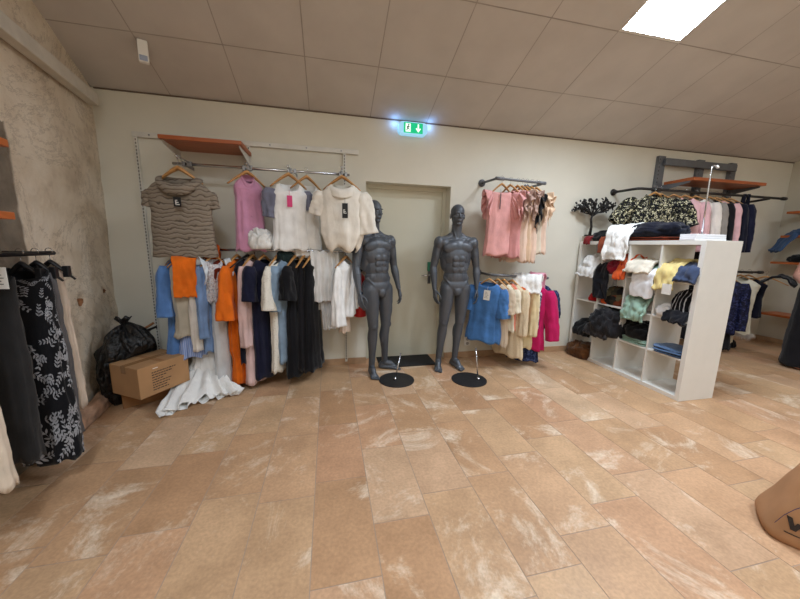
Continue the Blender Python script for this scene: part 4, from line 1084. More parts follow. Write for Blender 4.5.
# -------------------------------------------------- pink tops, upper rail
pipe_rail('pipe_rail', 'short grey pipe rail on the wall carrying pink ruffled tops', [(1.775, WALL_Y, 2.135), (1.775, 3.32, 2.125), (1.79, 3.27, 2.125), (1.84, 3.25, 2.122), (2.31, 3.25, 2.107), (2.35, 3.27, 2.107), (2.365, 3.32, 2.107), (2.365, WALL_Y, 2.115)], .0125, M_GREY, (0, 0, 0), [(1.775, WALL_Y, 2.135), (2.365, WALL_Y, 2.115)], 'grey pipe rails',
          joints=[((1.76, 3.25, 2.123), (1.86, 3.25, 2.121)), ((2.27, 3.25, 2.108), (2.37, 3.25, 2.106))])
DUST = fabric('dusty_pink', (224, 164, 160), .8); ROSE = fabric('rose', (212, 148, 146), .8); NUDEP = fabric('nude_pink', (228, 198, 178), .6); TAUPE = fabric('taupe_satin', (182, 150, 136), .45); BISQ = fabric('bisque', (222, 190, 160), .5)
def pinkg(label, x, rot, mat, rmat, seed, hl, L=.78, ruf=(.075, .05, 7, 2), y=3.25, w_=.155, **k):
    x = 1.83+(x-1.845)*.93
    z = 2.122-(x-1.84)*.033
    hanger((x, y, z+.010), radians(rot), hl, .13, hookh=.06, slope=.115)
    return garment('ruffled_blouse', label, 'top', (x, y, z-.035), radians(rot), mat, [(-.10, .095, .045), (-.115, .12, .05), (-.155, w_, .05), (-.24, w_-.005, .05), (-.5, w_-.01, .05), (-L, w_+.005, .055)], seed, 'ruffled tops on the grey pipe rail',
                   fold=.006, ruffles=ruf, rmat=rmat, sw=w_, dip=.02, **k)
pinkg('plain dusty pink top with ruffled cap sleeves shown face on', 1.845, -6, DUST, DUST, 51, 'wooden hanger inside the first dusty pink top', card=(.012, .16, simple('dark_ribbon', (96, 70, 70), .5)), cardpos=(-.03, -.06, -.13), y=3.235)
pinkg('dusty pink top with doubled ruffles just behind the face-on pink top', 1.965, -50, ROSE, DUST, 52, 'wooden hanger inside the second dusty pink top', .80)
pinkg('nude satin top with taupe ruffles next to the pink pair', 2.06, -62, NUDEP, TAUPE, 53, 'wooden hanger inside the first nude ruffled top', .84)
pinkg('nude satin top with taupe ruffles in the middle of the pipe rail', 2.12, -64, BISQ, TAUPE, 54, 'wooden hanger inside the second nude ruffled top', .84)
pinkg('blush satin top with crowded ruffles beside the black frilled one', 2.18, -60, NUDEP, TAUPE, 55, 'wooden hanger inside the blush ruffled top', .84)
pinkg('black top with black frills and pale skirt between the blush tops', 2.245, -56, fabric('oyster', (214, 200, 180), .6), fabric('frill_black', (22, 21, 24)), 56, 'wooden hanger inside the black frilled top', .74, (.06, .09, 8, 3))
pinkg('sandy ruffled top last on the short grey pipe rail', 2.31, -54, NUDEP, BISQ, 57, 'wooden hanger inside the sandy ruffled top', .74)

# --------------------------------------------- lower rail behind the stand
pipe_rail('pipe_rail', 'low grey pipe rail carrying the blue and pink cardigans', [(1.80, WALL_Y, 1.085), (1.80, 3.30, 1.085), (1.82, 3.25, 1.085), (1.87, 3.23, 1.085), (2.40, 3.23, 1.055), (2.555, 3.23, 1.0), (2.56, 3.26, .995), (2.56, WALL_Y, .99)][:5]+[(2.50, 3.23, 1.05), (2.53, 3.26, 1.048), (2.53, WALL_Y, 1.045)], .0145, M_GREY, (0, 0, 0), [(1.80, WALL_Y, 1.085), (2.53, WALL_Y, 1.045)], 'grey pipe rails')
def lowr(name, label, cat, x, rot, mat, keys, seed, hl=None, y=3.23, **k):
    x = 1.74+(x-1.755)*.84; rot = rot-8 if rot < -50 else rot
    z = 1.085-(x-1.87)*.055
    if hl: hanger((x, y, z+.014), radians(rot), hl, .155)
    return garment(name, label, cat, (x, y, z), radians(rot), mat, keys, seed, 'clothes on the low pipe rail', **k)
lowr('blouse', 'bright blue denim blouse with white tag facing the room', 'blouse', 1.755, -44, fabric('bright_denim', (74, 122, 182), amt=.14, weave=240), shirtkeys(.76, .09, .17, .175, .20, .06, .075), 61, 'wooden hanger inside the bright blue blouse', sleeves=[LS(-.26, .065, .065, .045), LS(-.30, .065, .07, .05)], fold=.014, tilt=.06, card=(.07, .11, M_PAPER, 'lines'), cardpos=(.02, -.085, -.16), y=3.20)
lowr('linen_blouse', 'beige linen top directly behind the blue blouse', 'top', 1.90, -60, fabric('linen', (206, 186, 162)), shirtkeys(.80, .07, .17, .16, .18, .05), 62, 'wooden hanger inside the beige linen top', sleeves=LS(-.26, .06, .06, .04))
lowr('cream_blouse', 'cream short-sleeved blouse in the middle of the low rail', 'blouse', 1.99, -62, fabric('cream', (232, 222, 200)), shirtkeys(.62, .07, .17, .16, .18, .04), 63, 'wooden hanger inside the cream blouse', sleeves=[LS(-.28, .07, .07, .07), LS(-.24, .06, .06, .04)])
lowr('salmon_shirt', 'salmon pink top peeking between two cream knits', 'top', 2.045, -66, fabric('salmon', (226, 128, 106)), shirtkeys(.60, .07, .17, .15, .16, .035), 64, None, sleeves=None, fold=.006)
lowr('cream_cardigan', 'cream knitted long cardigan hanging low on the low rail', 'cardigan', 2.115, -60, lace('cream_knit', (226, 208, 178), 130), shirtkeys(.93, .07, .18, .17, .20, .05), 65, 'wooden hanger inside the cream knitted cardigan', sleeves=[LS(-.5, .06, .05, .03), LS(-.5, .06, .05, .03)], fold=.012)
lowr('orange_cardigan', 'burnt orange short cardigan between the two cream ones', 'cardigan', 2.185, -62, fabric('burnt_orange', (206, 96, 44)), shirtkeys(.50, .07, .175, .16, .17, .035), 66, 'wooden hanger inside the burnt orange cardigan', sleeves=[LS(-.36, .05, .045, .03), None], fold=.006)
lowr('yellow_cardigan', 'pale yellow long cardigan beside the floral blouse', 'cardigan', 2.265, -58, fabric('pale_yellow', (230, 212, 172)), shirtkeys(.82, .07, .18, .165, .18, .05), 67, None, sleeves=[LS(-.5, .055, .05, .03), LS(-.5, .055, .05, .03)], fold=.010)
lowr('floral_blouse', 'navy and white floral blouse showing beside the hot pink cardigan', 'blouse', 2.35, -55, blotch('navy_white_floral', [(222, 224, 232), (70, 82, 120), (190, 196, 214), (48, 56, 92)], 60), shirtkeys(.56, .07, .175, .165, .17, .045), 68, None, sleeves=[LS(-.30, .06, .06, .04), None])
lowr('pink_shirt', 'pale pink top below the floral blouse', 'top', 2.34, -55, fabric('pale_pink', (232, 186, 186)), [(-.4, .12, .04), (-.74, .13, .05)], 69, None, y=3.26)
lowr('cardigan', 'hot pink knitted cardigan with long sleeves on the low rail', 'cardigan', 2.445, -50, fabric('hot_pink', (196, 30, 96), amt=.08), shirtkeys(.85, .075, .185, .17, .18, .06), 70, None, sleeves=[LS(-.48, .065, .065, .05), LS(-.55, .07, .07, .09)], fold=.010)
PAIS = blotch('navy_print', [(36, 44, 74), (28, 34, 60), (70, 82, 120), (32, 38, 66)], 70)
lowr('print_skirt', 'navy patterned skirt hanging lowest beneath the hot pink cardigan', 'skirt', 2.40, -45, PAIS, [(-.6, .14, .045), (-.8, .16, .06), (-1.0, .18, .07)], 71, None, y=3.27)
lowr('navy_shirt', 'dark navy patterned top last on the low rail', 'top', 2.565, -50, PAIS, shirtkeys(.6, .075, .17, .16, .17, .05), 72, None, sleeves=[None, LS(-.3, .06, .06, .05)], y=3.27)
drape('white_trousers', 'white trousers slung over the low rail in front of the hot pink cardigan', 'trousers', [(-.06, -.10), (-.03, .03), (0, .045), (.05, .01), (.09, -.07), (.12, -.16)], .30, WCOT, (2.215, 3.19, 1.06), radians(-42), 73, 'clothes on the low pipe rail', .02, .016)
drape('white_cloth', 'white folded cloth end hanging below the white trousers', 'cloth', [(0, 0), (.005, -.06), (.008, -.11)], .09, fabric('bright_white', (248, 247, 245)), (2.27, 3.10, .90), radians(-42), 74, 'clothes on the low pipe rail', .006, .006)
drape('striped_shirt', 'hot pink and white striped top thrown over the low rail', 'top', [(-.06, -.16), (-.04, .0), (0, .065), (.05, .03), (.085, -.10)], .17, stripes('pink_white_stripe', (206, 40, 104), (236, 214, 220), 'Z', 26), (2.355, 3.22, 1.055), radians(-50), 75, 'clothes on the low pipe rail', .016, .012)

# ------------------------------------------------------------- bookcase
BO, BR, BL, BH, BD = Vector((3.180, 2.125, 0)), radians(-.6), 1.445, 1.492, .415
def bc(x, y, z):
    return Vector((BO.x+cos(BR)*x-sin(BR)*y, BO.y+sin(BR)*x+cos(BR)*y, z))
rt = root('bookcase', 'white four by four open cube bookcase stuffed with folded clothes', 'bookcase', BO, BR)
T, t_ = .040, .016
mb = MB(); mb.box(0, BD, 0, T, 0, BH); mb.build('side_panel', M_WHITE, rt, bevel=.002)
mb = MB(); mb.box(0, BD, BL-T, BL, 0, BH); mb.build('side_panel', M_WHITE, rt, bevel=.002)
mb = MB(); mb.box(0, BD, T, BL-T, BH-T, BH); mb.build('top_panel', M_WHITE, rt, bevel=.002)
mb = MB(); mb.box(0, BD, T, BL-T, 0, T); mb.build('bottom_panel', M_WHITE, rt, bevel=.002)
CW = (BL-2*T-3*t_)/4; CHt = (BH-2*T-3*t_)/4
cy0 = lambda j: T+j*(CW+t_); cyc = lambda j: cy0(j)+CW/2; cz = lambda r: T+r*(CHt+t_)
for j in (1, 2, 3):
    mb = MB(); mb.box(.004, BD-.004, cy0(j)-t_, cy0(j), T, BH-T); mb.build('divider', M_WHITE, rt, bevel=.001)
for j in range(4):
    for r in (1, 2, 3):
        mb = MB(); mb.box(.004, BD-.004, cy0(j), cy0(j)+CW, cz(r)-t_, cz(r)); mb.build('shelf', M_WHITE, rt, bevel=.001)
def bcard(y, z, w_, h_, mat, lab, d=0):
    mb = MB(); mb.box(-.006-d, -.002-d, y-w_/2, y+w_/2, z-h_, z)
    tag(mb.build('shelf_label', mat, None, loc=BO, rotz=BR), lab, 'card', 'cards clipped on the bookcase')
CLR = simple('grey_card', (120, 118, 116), .4)
bcard(cyc(0)+.02, cz(3)-.025, .085, .10, M_PAPER, 'white price card hanging below the yellow top', .055)
bcard(cyc(2)-.05, cz(3)-.02, .05, .10, CLR, 'grey card hanging under the crimson top')
bcard(cyc(3)-.10, BH-.03, .05, .10, CLR, 'grey card at the top corner of the bookcase by the sculpture')
bcard(cy0(3)-.008, cz(2)-.02, .045, .16, M_PAPER, 'narrow white card hanging above the charcoal jumper')
GB = 'clothes stuffed in the bookcase'
RB = BR-pi/2
def heap(j, r, size, mat, seed, name, label, cat, dx=.17, dy=0, dz=0, rough=.22, rot=0, **k):
    return crumple(name, label, cat, size, mat, bc(dx, cyc(j)+dy, cz(r)+dz+.0005), BR+rot, seed, GB, rough, **k)
def spill(j, r, path, width, mat, seed, name, label, cat, dy=0, dz=0, thick=.02, wr=.022, rot=0, **k):
    return drape(name, label, cat, path, width, mat, bc(0, cyc(j)+dy, cz(r)+dz), RB+rot, seed, GB, thick, wr, **k)
CW_ = fabric('cotton_white', (236, 234, 232), bump=.5); CRIM = fabric('crimson', (140, 22, 42)); FUR = fabric('charcoal_knit', (34, 33, 36), amt=.25, bump=.9); MINT = fabric('mint', (152, 182, 164)); CREAM2 = fabric('cream_cotton', (230, 220, 202)); MUST = fabric('butter', (228, 206, 138)); DEN = fabric('denim_navy', (64, 76, 104), amt=.15); DEN2 = fabric('denim_blue', (88, 114, 150), amt=.15)
# top row, far cell to near cell
heap(3, 3, (.30, .30, .20), CW_, 101, 'white_shirt', 'white shirt heaped in the top cube nearest the wall', 'shirt', .13, .0)
spill(3, 3, [(-.24, .10), (-.10, .15), (-.01, .10), (.05, .02), (.07, -.06)], .27, CW_, 102, 'white_blouse', 'white blouse spilling out of the top cube nearest the wall', 'blouse')
heap(2, 3, (.34, .29, .16), CRIM, 103, 'crimson_shirt', 'crimson top bunched in the top row next to the white shirt', 'top', .17)
spill(2, 3, [(-.2, .06), (-.06, .12), (.01, .07), (.035, -.02), (.03, -.20), (.02, -.30)], .17, fabric('black_jersey', (22, 22, 28)), 104, 'black_jersey', 'black top dangling over the cube edge under the white shirt', 'top', .12, .0, .02, rot=.1)
spill(2, 3, [(-.25, .20), (-.1, .23), (-.03, .16), (.02, .04), (.035, -.05)], .13, fabric('tangerine', (220, 92, 40)), 105, 'orange_scarf', 'orange scarf hanging out beside the crimson top', 'scarf', -.12)
heap(1, 3, (.34, .30, .12), MINT, 106, 'mint_shirt', 'mint green top flattened under the cream trousers', 'top', .18)
spill(1, 3, [(-.26, .15), (-.1, .17), (-.01, .14), (.04, .06), (.05, .03)], .28, CREAM2, 107, 'cream_trousers', 'cream trousers rolled in the top row above the hanging white cloth', 'trousers', .03, .01, .03)
spill(1, 3, [(-.12, .10), (-.02, .10), (.03, .05), (.035, -.08), (.03, -.20)], .24, fabric('sheet_white', (240, 240, 242)), 108, 'white_cloth', 'white cloth folded over the cube edge below the cream trousers', 'cloth', -.05, 0, .012, .010)
spill(1, 3, [(-.1, .05), (-.03, .05), (.006, .0), (.008, -.16)], .09, fabric('ash', (170, 164, 158)), 109, 'ash_shirt', 'ash grey top hanging beside the white cloth', 'top', -.125)
heap(0, 3, (.34, .30, .13), fabric('stone_grey', (150, 142, 134)), 110, 'stone_shirt', 'stone grey top crushed under the yellow one', 'top', .2)
spill(0, 3, [(-.30, .18), (-.16, .2), (-.04, .15), (.02, .06), (.04, -.04), (.04, -.10)], .20, MUST, 111, 'yellow_shirt', 'butter yellow top spilling from the top cube nearest the end panel', 'top', .08, .0, .02)
spill(0, 3, [(-.25, .12), (-.1, .15), (-.01, .11), (.03, .02), (.03, -.01)], .17, DEN, 112, 'jeans', 'dark blue jeans bunched beside the yellow top', 'jeans', -.10, .01, .03)
# third row
heap(3, 2, (.16, .12, .09), fabric('red', (176, 24, 30)), 113, 'red_shirt', 'small red bundle in the second row near the wall', 'top', .10, -.06)
heap(2, 2, (.32, .30, .19), blotch('camouflage', [(58, 54, 44), (96, 88, 66), (34, 32, 30), (120, 62, 40)], 16), 114, 'camouflage_shirt', 'camouflage patterned top heaped in the second row', 'top', .18)
heap(2, 2, (.12, .12, .08), fabric('tangerine', (220, 92, 40)), 115, 'orange_shirt', 'small orange garment beside the camouflage top', 'garment', .08, .09)
spill(1, 2, [(-.2, .10), (-.06, .16), (.0, .10), (.035, .03), (.04, -.10)], .26, MINT, 116, 'mint_blouse', 'mint green blouse hanging over the edge of the second row', 'blouse', 0, 0, .025, .035)
heap(1, 2, (.3, .28, .15), fabric('pale_pink_grey', (196, 182, 172)), 117, 'pink_grey_shirt', 'pinkish grey top behind the mint green blouse', 'top', .2)
heap(0, 2, (.20, .16, .12), CW_, 118, 'white_bundle', 'white bundle beside the striped top', 'garment', .10, .085)
heap(0, 2, (.30, .22, .26), stripes('black_pinstripe', (20, 20, 24), (196, 194, 196), 'Y', 9, 2, .93), 119, 'striped_shirt', 'black top with thin white stripes heaped near the end panel', 'top', .18, -.04, .0, .12)
spill(0, 2, [(-.14, .06), (-.02, .07), (.02, .02), (.03, -.03)], .20, fabric('black_jersey', (22, 22, 28)), 120, 'black_trousers', 'black trousers flopping over the edge below the striped top', 'trousers', -.06, 0, .03, .02)
# second row from the floor
spill(3, 1, [(-.25, .06), (-.08, .08), (.0, .05), (.04, -.02), (.045, -.10)], .26, fabric('jet', (18, 18, 20)), 121, 'black_shirt', 'flat black garment poking out of the cube nearest the wall', 'garment', -.03, 0, .03)
heap(2, 1, (.40, .36, .27), FUR, 122, 'knit_jumper', 'big charcoal knitted jumper bulging out of its cube', 'jumper', .10, .0, .0, .3)
spill(2, 1, [(-.1, .08), (.0, .09), (.06, .04), (.08, -.03)], .34, fabric('graphite', (62, 60, 62), amt=.2), 123, 'graphite_scarf', 'graphite grey scarf under the charcoal jumper', 'scarf', .06, 0, .04, .03)
folded('mint_trousers', 'folded mint green trousers at the bottom of the black pile', 'trousers', (.30, .30, .06), MINT, bc(.15, cyc(1), cz(1)+.0005), BR, 124, GB)
heap(1, 1, (.32, .30, .15), fabric('jet', (18, 18, 20)), 125, 'black_jeans', 'black jeans piled on the folded mint trousers', 'jeans', .16, 0, .062)
drape('red_scarf', 'narrow red scarf hanging inside the cube above the black jeans', 'scarf', [(0, .10), (.005, 0), (.01, -.17)], .05, CRIM, bc(.10, cy0(1)+.035, cz(1)+.24), RB, 126, GB, .01, .006)
folded('denim_shorts', 'blue denim shorts folded in the lower cube by the end panel', 'shorts', (.30, .27, .07), DEN2, bc(.13, cyc(0)-.01, cz(1)+.0005), BR+.1, 127, GB)
# bottom row: brown bag on the floor
rt = root('leather_bag', 'brown leather bag lying on the floor in front of the bookcase by the wall', 'bag', bc(.06, cyc(3)+.02, .002), BR)
t = crumple('body', None, None, (.30, .34, .17), fabric('brown_leather', (92, 56, 26), .5, amt=.2), (0, 0, 0), 0, 128, None, .2, parent=rt)
mb = MB(); mb.tube([(-.12+.02*i, -.10+.2*i/8, .05+.10*sin(pi*i/8)) for i in range(9)], .010, 8); mb.build('strap', fabric('dark_leather', (60, 34, 18), .5), rt, True)

# on top of the bookcase
ZT = BH+.001
rt = root('wooden_block', 'greige block under the metal tree sculpture on the bookcase', 'block', bc(.08, BL-.10, ZT), BR)
mb = MB(); mb.box(-.07, .12, -.09, .09, 0, .065); mb.build('block', m_wood('greige_wood', (168, 154, 138), (186, 172, 156), 3, .7, 'Y'), rt, bevel=.004)
rt = root('tree_sculpture', 'small black metal tree sculpture standing on the greige block', 'sculpture', bc(.05, BL-.09, ZT+.066), BR-.25)
rt.scale = (1.5, 1.5, 1.9)
M_TREE = simple('blackened_metal', (40, 38, 36), .5, .5)
mb = MB(); mb.box(-.035, .035, -.02, .02, 0, .008); mb.build('foot', M_TREE, rt)
mb = MB(); mb.tube([(0, 0, .005), (.006, 0, .06), (-.004, 0, .11), (.008, 0, .15)], [.013, .010, .009, .007], 8)
rr = random.Random(5); ends = []
for i in range(15):
    a = radians(lerp(12, 168, i/14)); L = rr.uniform(.10, .20); rise = .35
    p = [(.006, 0, .13)]
    for k in range(1, 6):
        q = k/5; p.append((.006+cos(a)*L*q, .03*sin(i*2.3)*q, .13+sin(a)*L*rise*q+.035*q**.6+.006*sin(9*q+i)))
        if k > 2: ends.append(p[-1])
    mb.tube(p, [.006, .005, .004, .0035, .003, .002], 6)
mb.build('branches', M_TREE, rt, True)
mb = MB()
for e in ends:
    for k in range(4):
        c_ = Vector(e)+Vector((rr.uniform(-.018, .018), rr.uniform(-.015, .015), rr.uniform(-.008, .016)))
        mb.ell(c_, (rr.uniform(.007, .014), .003, rr.uniform(.005, .010)), Matrix.Rotation(rr.uniform(0, 3), 3, 'Y') @ Matrix.Rotation(rr.uniform(-.6, .6), 3, 'Z'), 7, 5)
mb.build('leaves', M_TREE, rt, True)['kind'] = 'stuff'
GT = 'clothes heaped on top of the bookcase'
def top(y, path, width, mat, seed, name, label, cat, x=0, dz=0, rot=0, **k):
    return drape(name, label, cat, path, width, mat, bc(x, y, ZT+dz), RB+rot, seed, GT, **k)
folded('folded_knit', 'folded rust and black knit lying flat on the bookcase', 'jumper', (.26, .62, .04), stripes('rust_black_stripe', (150, 66, 40), (24, 22, 24), 'Z', 30), bc(.15, .62, ZT), BR, 140, GT, 2)
crumple('navy_jumper', 'dark navy jumper piled on the folded knit above the white trousers', 'jumper', (.30, .50, .13), fabric('midnight', (20, 22, 36)), bc(.16, .58, ZT+.045), BR, 141, GT, .2)
crumple('black_jumper', 'black jumper with red cuff lying beside the metal tree', 'jumper', (.28, .46, .12), fabric('jet', (18, 18, 20)), bc(.15, 1.10, ZT), BR+.1, 142, GT, .2)
top(1.30, [(-.08, .06), (.0, .05), (.03, .02), (.035, -.03)], .10, fabric('dark_red', (130, 24, 30)), 143, 'red_cuff', 'dark red cuff poking from the black jumper', 'garment', thick=.02, wr=.01)
top(1.06, [(-.05, .07), (.0, .05), (.03, -.02), (.035, -.14)], .10, fabric('rust', (150, 72, 44)), 144, 'rust_sleeve', 'rust coloured sleeve hanging down behind the white trousers', 'garment', thick=.014, wr=.012)
top(.86, [(-.20, .16), (-.08, .17), (.01, .12), (.05, .02), (.07, -.12), (.075, -.22)], .34, WCOT, 145, 'white_trousers', 'white trousers draped over the front edge of the bookcase top', 'trousers', thick=.018, wr=.026, taper=.72, rot=.15)
# white board box and chrome pole
rt = root('foam_board', 'stack of white boards lying across the near end of the bookcase top', 'boards', bc(.17, .20, ZT), BR)
for i in range(3):
    mb = MB(); mb.box(-.17+.006*i, .20-.004*i, -.10, .03+.004*i, .019*i+.0002, .019*i+.018); mb.build('board', simple('foam_white', (238, 237, 240), .6, amt=.01), rt, bevel=.003)
rt = root('hook_pole', 'thin chrome hooked pole standing on the white boards', 'pole', bc(.215, .20, ZT+.058), BR)
mb = MB(); mb.tube([(0, 0, 0), (0, 0, .008)], .022, 16); mb.build('foot', M_CHROME, rt)
mb = MB(); mb.tube([(0, 0, .006), (-.005, .006, .30), (-.008, .010, .575), (.0, .012, .60), (.02, .014, .612), (.05, .014, .61)], .006, 10); mb.build('shaft', M_CHROME, rt, True)
mb = MB(); mb.tube([(.05, .014, .61), (.068, .014, .602), (.072, .014, .592)], .010, 10); mb.build('tip', M_PAPER, rt, True)

# ---------------------------------- grey frame, shelf and rail by the far wall
for x, lab in ((4.31, 'grey slotted upright above the floral blouse'), (4.985, 'grey slotted upright in the middle behind the orange shelf'), (5.57, 'grey slotted upright nearest the far corner')):
    rt = root('shelf_upright', lab, 'shelf upright', (x, WALL_Y, 1.90), 0, 'grey slotted uprights')
    mb = MB(); mb.box(-.055, .055, -.045, 0, 0, .72); mb.build('channel', M_GREY, rt, bevel=.004)
    mb = MB()
    for k in range(14): mb.box(-.045, -.033, -.0465, -.044, .04+k*.048, .062+k*.048)
    mb.build('slots', M_SLOT, rt)['kind'] = 'stuff'
rt = root('cross_beam', 'grey cross beam joining the tops of the grey uprights', 'beam', (4.94, 3.53, 2.50))
mb = MB(); mb.box(-.62, .62, -.02, .02, 0, .085); mb.build('beam', M_GREY, rt, bevel=.004)
rt = root('wall_shelf', 'orange wooden shelf on the grey uprights above the pink jackets', 'shelf', (4.98, WALL_Y, 2.255))
mb = MB(); mb.box(-.61, .62, -.42, -.06, 0, .036); mb.build('board', M_SHELF, rt, bevel=.002)
for x in (-.6, .58): bracket(rt, x, .38, -.001, .08, M_GREY)
rt = pipe_rail('pipe_rail', 'long dark pipe rail carrying the floral blouse and pink jackets', [(3.64, WALL_Y, 2.13), (3.64, 3.32, 2.125), (3.655, 3.27, 2.125), (3.70, 3.25, 2.125), (6.12, 3.25, 2.125)], .0155, M_DMET, (0, 0, 0), [(3.64, WALL_Y, 2.13)], 'dark pipe rails', joints=[((3.85, 3.25, 2.125), (3.96, 3.25, 2.125)), ((6.06, 3.25, 2.125), (6.13, 3.25, 2.125))])
mb = MB(); mb.tube([(5.83, 3.25, 2.115), (5.83, 3.4, 2.10), (5.83, WALL_Y, 2.09)], .0155, 14); mb.build('arm', M_DMET, rt, True)
FLO = blotch('black_cream_floral', [(22, 22, 26), (36, 36, 34), (26, 26, 30), (222, 214, 178), (24, 24, 28), (96, 92, 62), (20, 20, 24), (190, 184, 160), (26, 26, 30), (24, 24, 26)], 75)
def upr(name, label, cat, x, rot, mat, keys, seed, hl=None, y=3.25, z=2.125, **k):
    if x > 4.3: x = 4.19+(x-4.36)*.90; rot -= 6
    if hl: hanger((x, y, z+.015), radians(rot), hl, .165)
    return garment(name, label, cat, (x, y, z), radians(rot), mat, keys, seed, 'clothes on the long dark pipe rail', **k)
upr('floral_blouse', 'black and cream floral blouse with wide sleeves spread face on above the bookcase', 'blouse', 3.84, -14, FLO, shirtkeys(.62, .10, .22, .24, .25, .075), 81, 'wooden hanger inside the floral blouse', y=3.20, sleeves=[(.24, -.02, -.26, .10, .085, .6, .010), (.24, -.02, -.28, .10, .085, .6, .010)], collar=('band', 1.0, .03), fold=.014)
upr('floral_blouse', 'second black and cream floral blouse close behind the face-on one', 'blouse', 3.97, -48, FLO, shirtkeys(.62, .09, .20, .21, .22, .06), 82, 'wooden hanger inside the second floral blouse', sleeves=[(.10, 0, -.34, .08, .08, .6, .010), (.14, 0, -.30, .09, .085, .6, .010)])
SUIT = lambda L=.72: shirtkeys(L, .075, .20, .19, .20, .055)
JS = [LS(-.58, .062, .05, .05), LS(-.58, .062, .05, .05)]
PKJ = fabric('jacket_pink', (232, 186, 190)); 
upr('jacket', 'pale pink tailored jacket next to the floral blouses', 'jacket', 4.36, -45, PKJ, SUIT(), 83, 'pale hanger inside the first pink jacket', sleeves=JS, collar=('fold', 1.05, .05))
upr('jacket', 'pale pink tailored jacket second from the floral blouses', 'jacket', 4.56, -52, PKJ, SUIT(), 84, 'pale hanger inside the second pink jacket', sleeves=JS, collar=('fold', 1.05, .05))
upr('jacket', 'ivory white tailored jacket between pink and grey jackets', 'jacket', 4.75, -56, fabric('jacket_ivory', (236, 228, 220)), SUIT(), 85, 'wooden hanger inside the ivory jacket', sleeves=JS, collar=('fold', 1.05, .05))
upr('jacket', 'stone grey tailored jacket behind the ivory one', 'jacket', 4.87, -60, fabric('jacket_grey', (148, 142, 136)), SUIT(), 86, None, sleeves=JS, collar=('fold', 1.05, .05))
upr('jacket', 'black tailored jacket between the grey one and the narrow pink one', 'jacket', 5.0, -60, BLK2, SUIT(1.0), 87, 'wooden hanger inside the black jacket', sleeves=JS)
upr('jacket', 'narrow pink jacket squeezed between two dark jackets', 'jacket', 5.12, -62, PKJ, SUIT(.85), 88, 'wooden hanger inside the narrow pink jacket', sleeves=JS)
upr('jacket', 'dark navy jacket beside the narrow pink one', 'jacket', 5.25, -62, NAVY2, SUIT(1.0), 89, 'wooden hanger inside the dark navy jacket', sleeves=JS)
upr('jacket', 'dark navy long jacket last of the row on the dark pipe rail', 'jacket', 5.38, -62, NAVY, SUIT(1.05), 90, 'wooden hanger inside the last navy jacket', sleeves=JS)
drape('belt', 'long dark fabric belt looped over the end of the dark pipe rail', 'belt', [(-.02, -.32), (-.03, -.10), (-.015, .01), (0, .022), (.02, .0), (.035, -.2), (.02, -.42)], .03, NAVY2, (5.36, 3.25, 2.14), radians(-40), 91, None, .006, .004)
drape('belt', 'second dark fabric belt hanging beside the looped one', 'belt', [(-.02, -.22), (-.015, .01), (0, .022), (.02, .0), (.03, -.5)], .028, NAVY2, (5.44, 3.25, 2.14), radians(-40), 92, None, .006, .004)
# low rail behind the bookcase end
rt = pipe_rail('pipe_rail', 'low dark pipe rail showing behind the end of the bookcase', [(4.6, WALL_Y, 1.14), (4.6, 3.3, 1.14), (4.65, 3.24, 1.14), (5.92, 3.22, 1.12)], .0145, M_DMET, (0, 0, 0), [(4.6, WALL_Y, 1.14)], 'dark pipe rails', joints=[((5.86, 3.222, 1.12), (5.93, 3.22, 1.12))])
mb = MB(); mb.tube([(5.75, 3.222, 1.115), (5.75, WALL_Y, 1.11)], .0145, 14); mb.build('arm', M_DMET, rt, True)
def lwr(name, label, cat, x, rot, mat, keys, seed, hl=None, y=3.23, **k):
    if hl: hanger((x, y, 1.142), radians(rot), hl, .17)
    return garment(name, label, cat, (x, y, 1.125), radians(rot), mat, keys, seed, 'clothes on the low dark pipe rail', **k)
def fluff(r_, fn):
    mb = MB(); rr = random.Random(4)
    for i in range(700):
        p = fn(rr.random(), rr.uniform(0, .03)); d = Vector((p.x*1.0, p.y*1.6, -.02-rr.random()*.05)); d = d.normalized()+Vector((rr.uniform(-.5, .5), rr.uniform(-.5, .5), rr.uniform(-.9, .3)))
        q = p+d.normalized()*rr.uniform(.03, .07); mb.tube([p, p.lerp(q, .5)+Vector((0, 0, .006)), q], [.003, .002, .0006], 3, cap=False)
    o = mb.build('fluffy_hem', fabric('fluff', (212, 200, 188)), r_); o['kind'] = 'stuff'; o['label'] = 'fluffy feathered hem'
SEQ = blotch('navy_sequin', [(22, 24, 46), (30, 34, 66), (18, 20, 36), (52, 58, 98), (24, 26, 50)], 60, rough=.5)
lwr('jacket', 'black jacket hidden deepest behind the bookcase end', 'jacket', 4.95, -60, BLK, SUIT(.95), 93)
lwr('sequin_jacket', 'navy sequined jacket nearest the bookcase end panel', 'jacket', 5.26, -58, SEQ, shirtkeys(.84, .08, .21, .19, .20, .06), 94, 'wooden hanger inside the navy sequined jacket', sleeves=[LS(-.62, .06, .05, .04), LS(-.62, .06, .05, .04)])
lwr('black_trousers', 'black trousers hanging to the floor below the sequined jacket', 'trousers', 5.33, -58, BLK2, [(-.6, .14, .04), (-.8, .15, .05), (-1.08, .16, .055)], 95, y=3.26)
lwr('cream_dress', 'cream dress with fluffy hem beside the sequined jacket', 'dress', 5.55, -58, fabric('cream_crepe', (232, 226, 206)), shirtkeys(.88, .08, .20, .175, .19, .055), 96, 'wooden hanger inside the cream dress', sleeves=[LS(-.5, .05, .045, .03), None],
    extra=lambda r_, fn: fluff(r_, fn))
lwr('navy_coat', 'narrow navy coat beyond the cream dress', 'coat', 5.70, -60, NAVY2, shirtkeys(.62, .08, .20, .175, .18, .045), 97, 'wooden hanger inside the narrow navy coat', sleeves=[LS(-.5, .05, .045, .03), None])
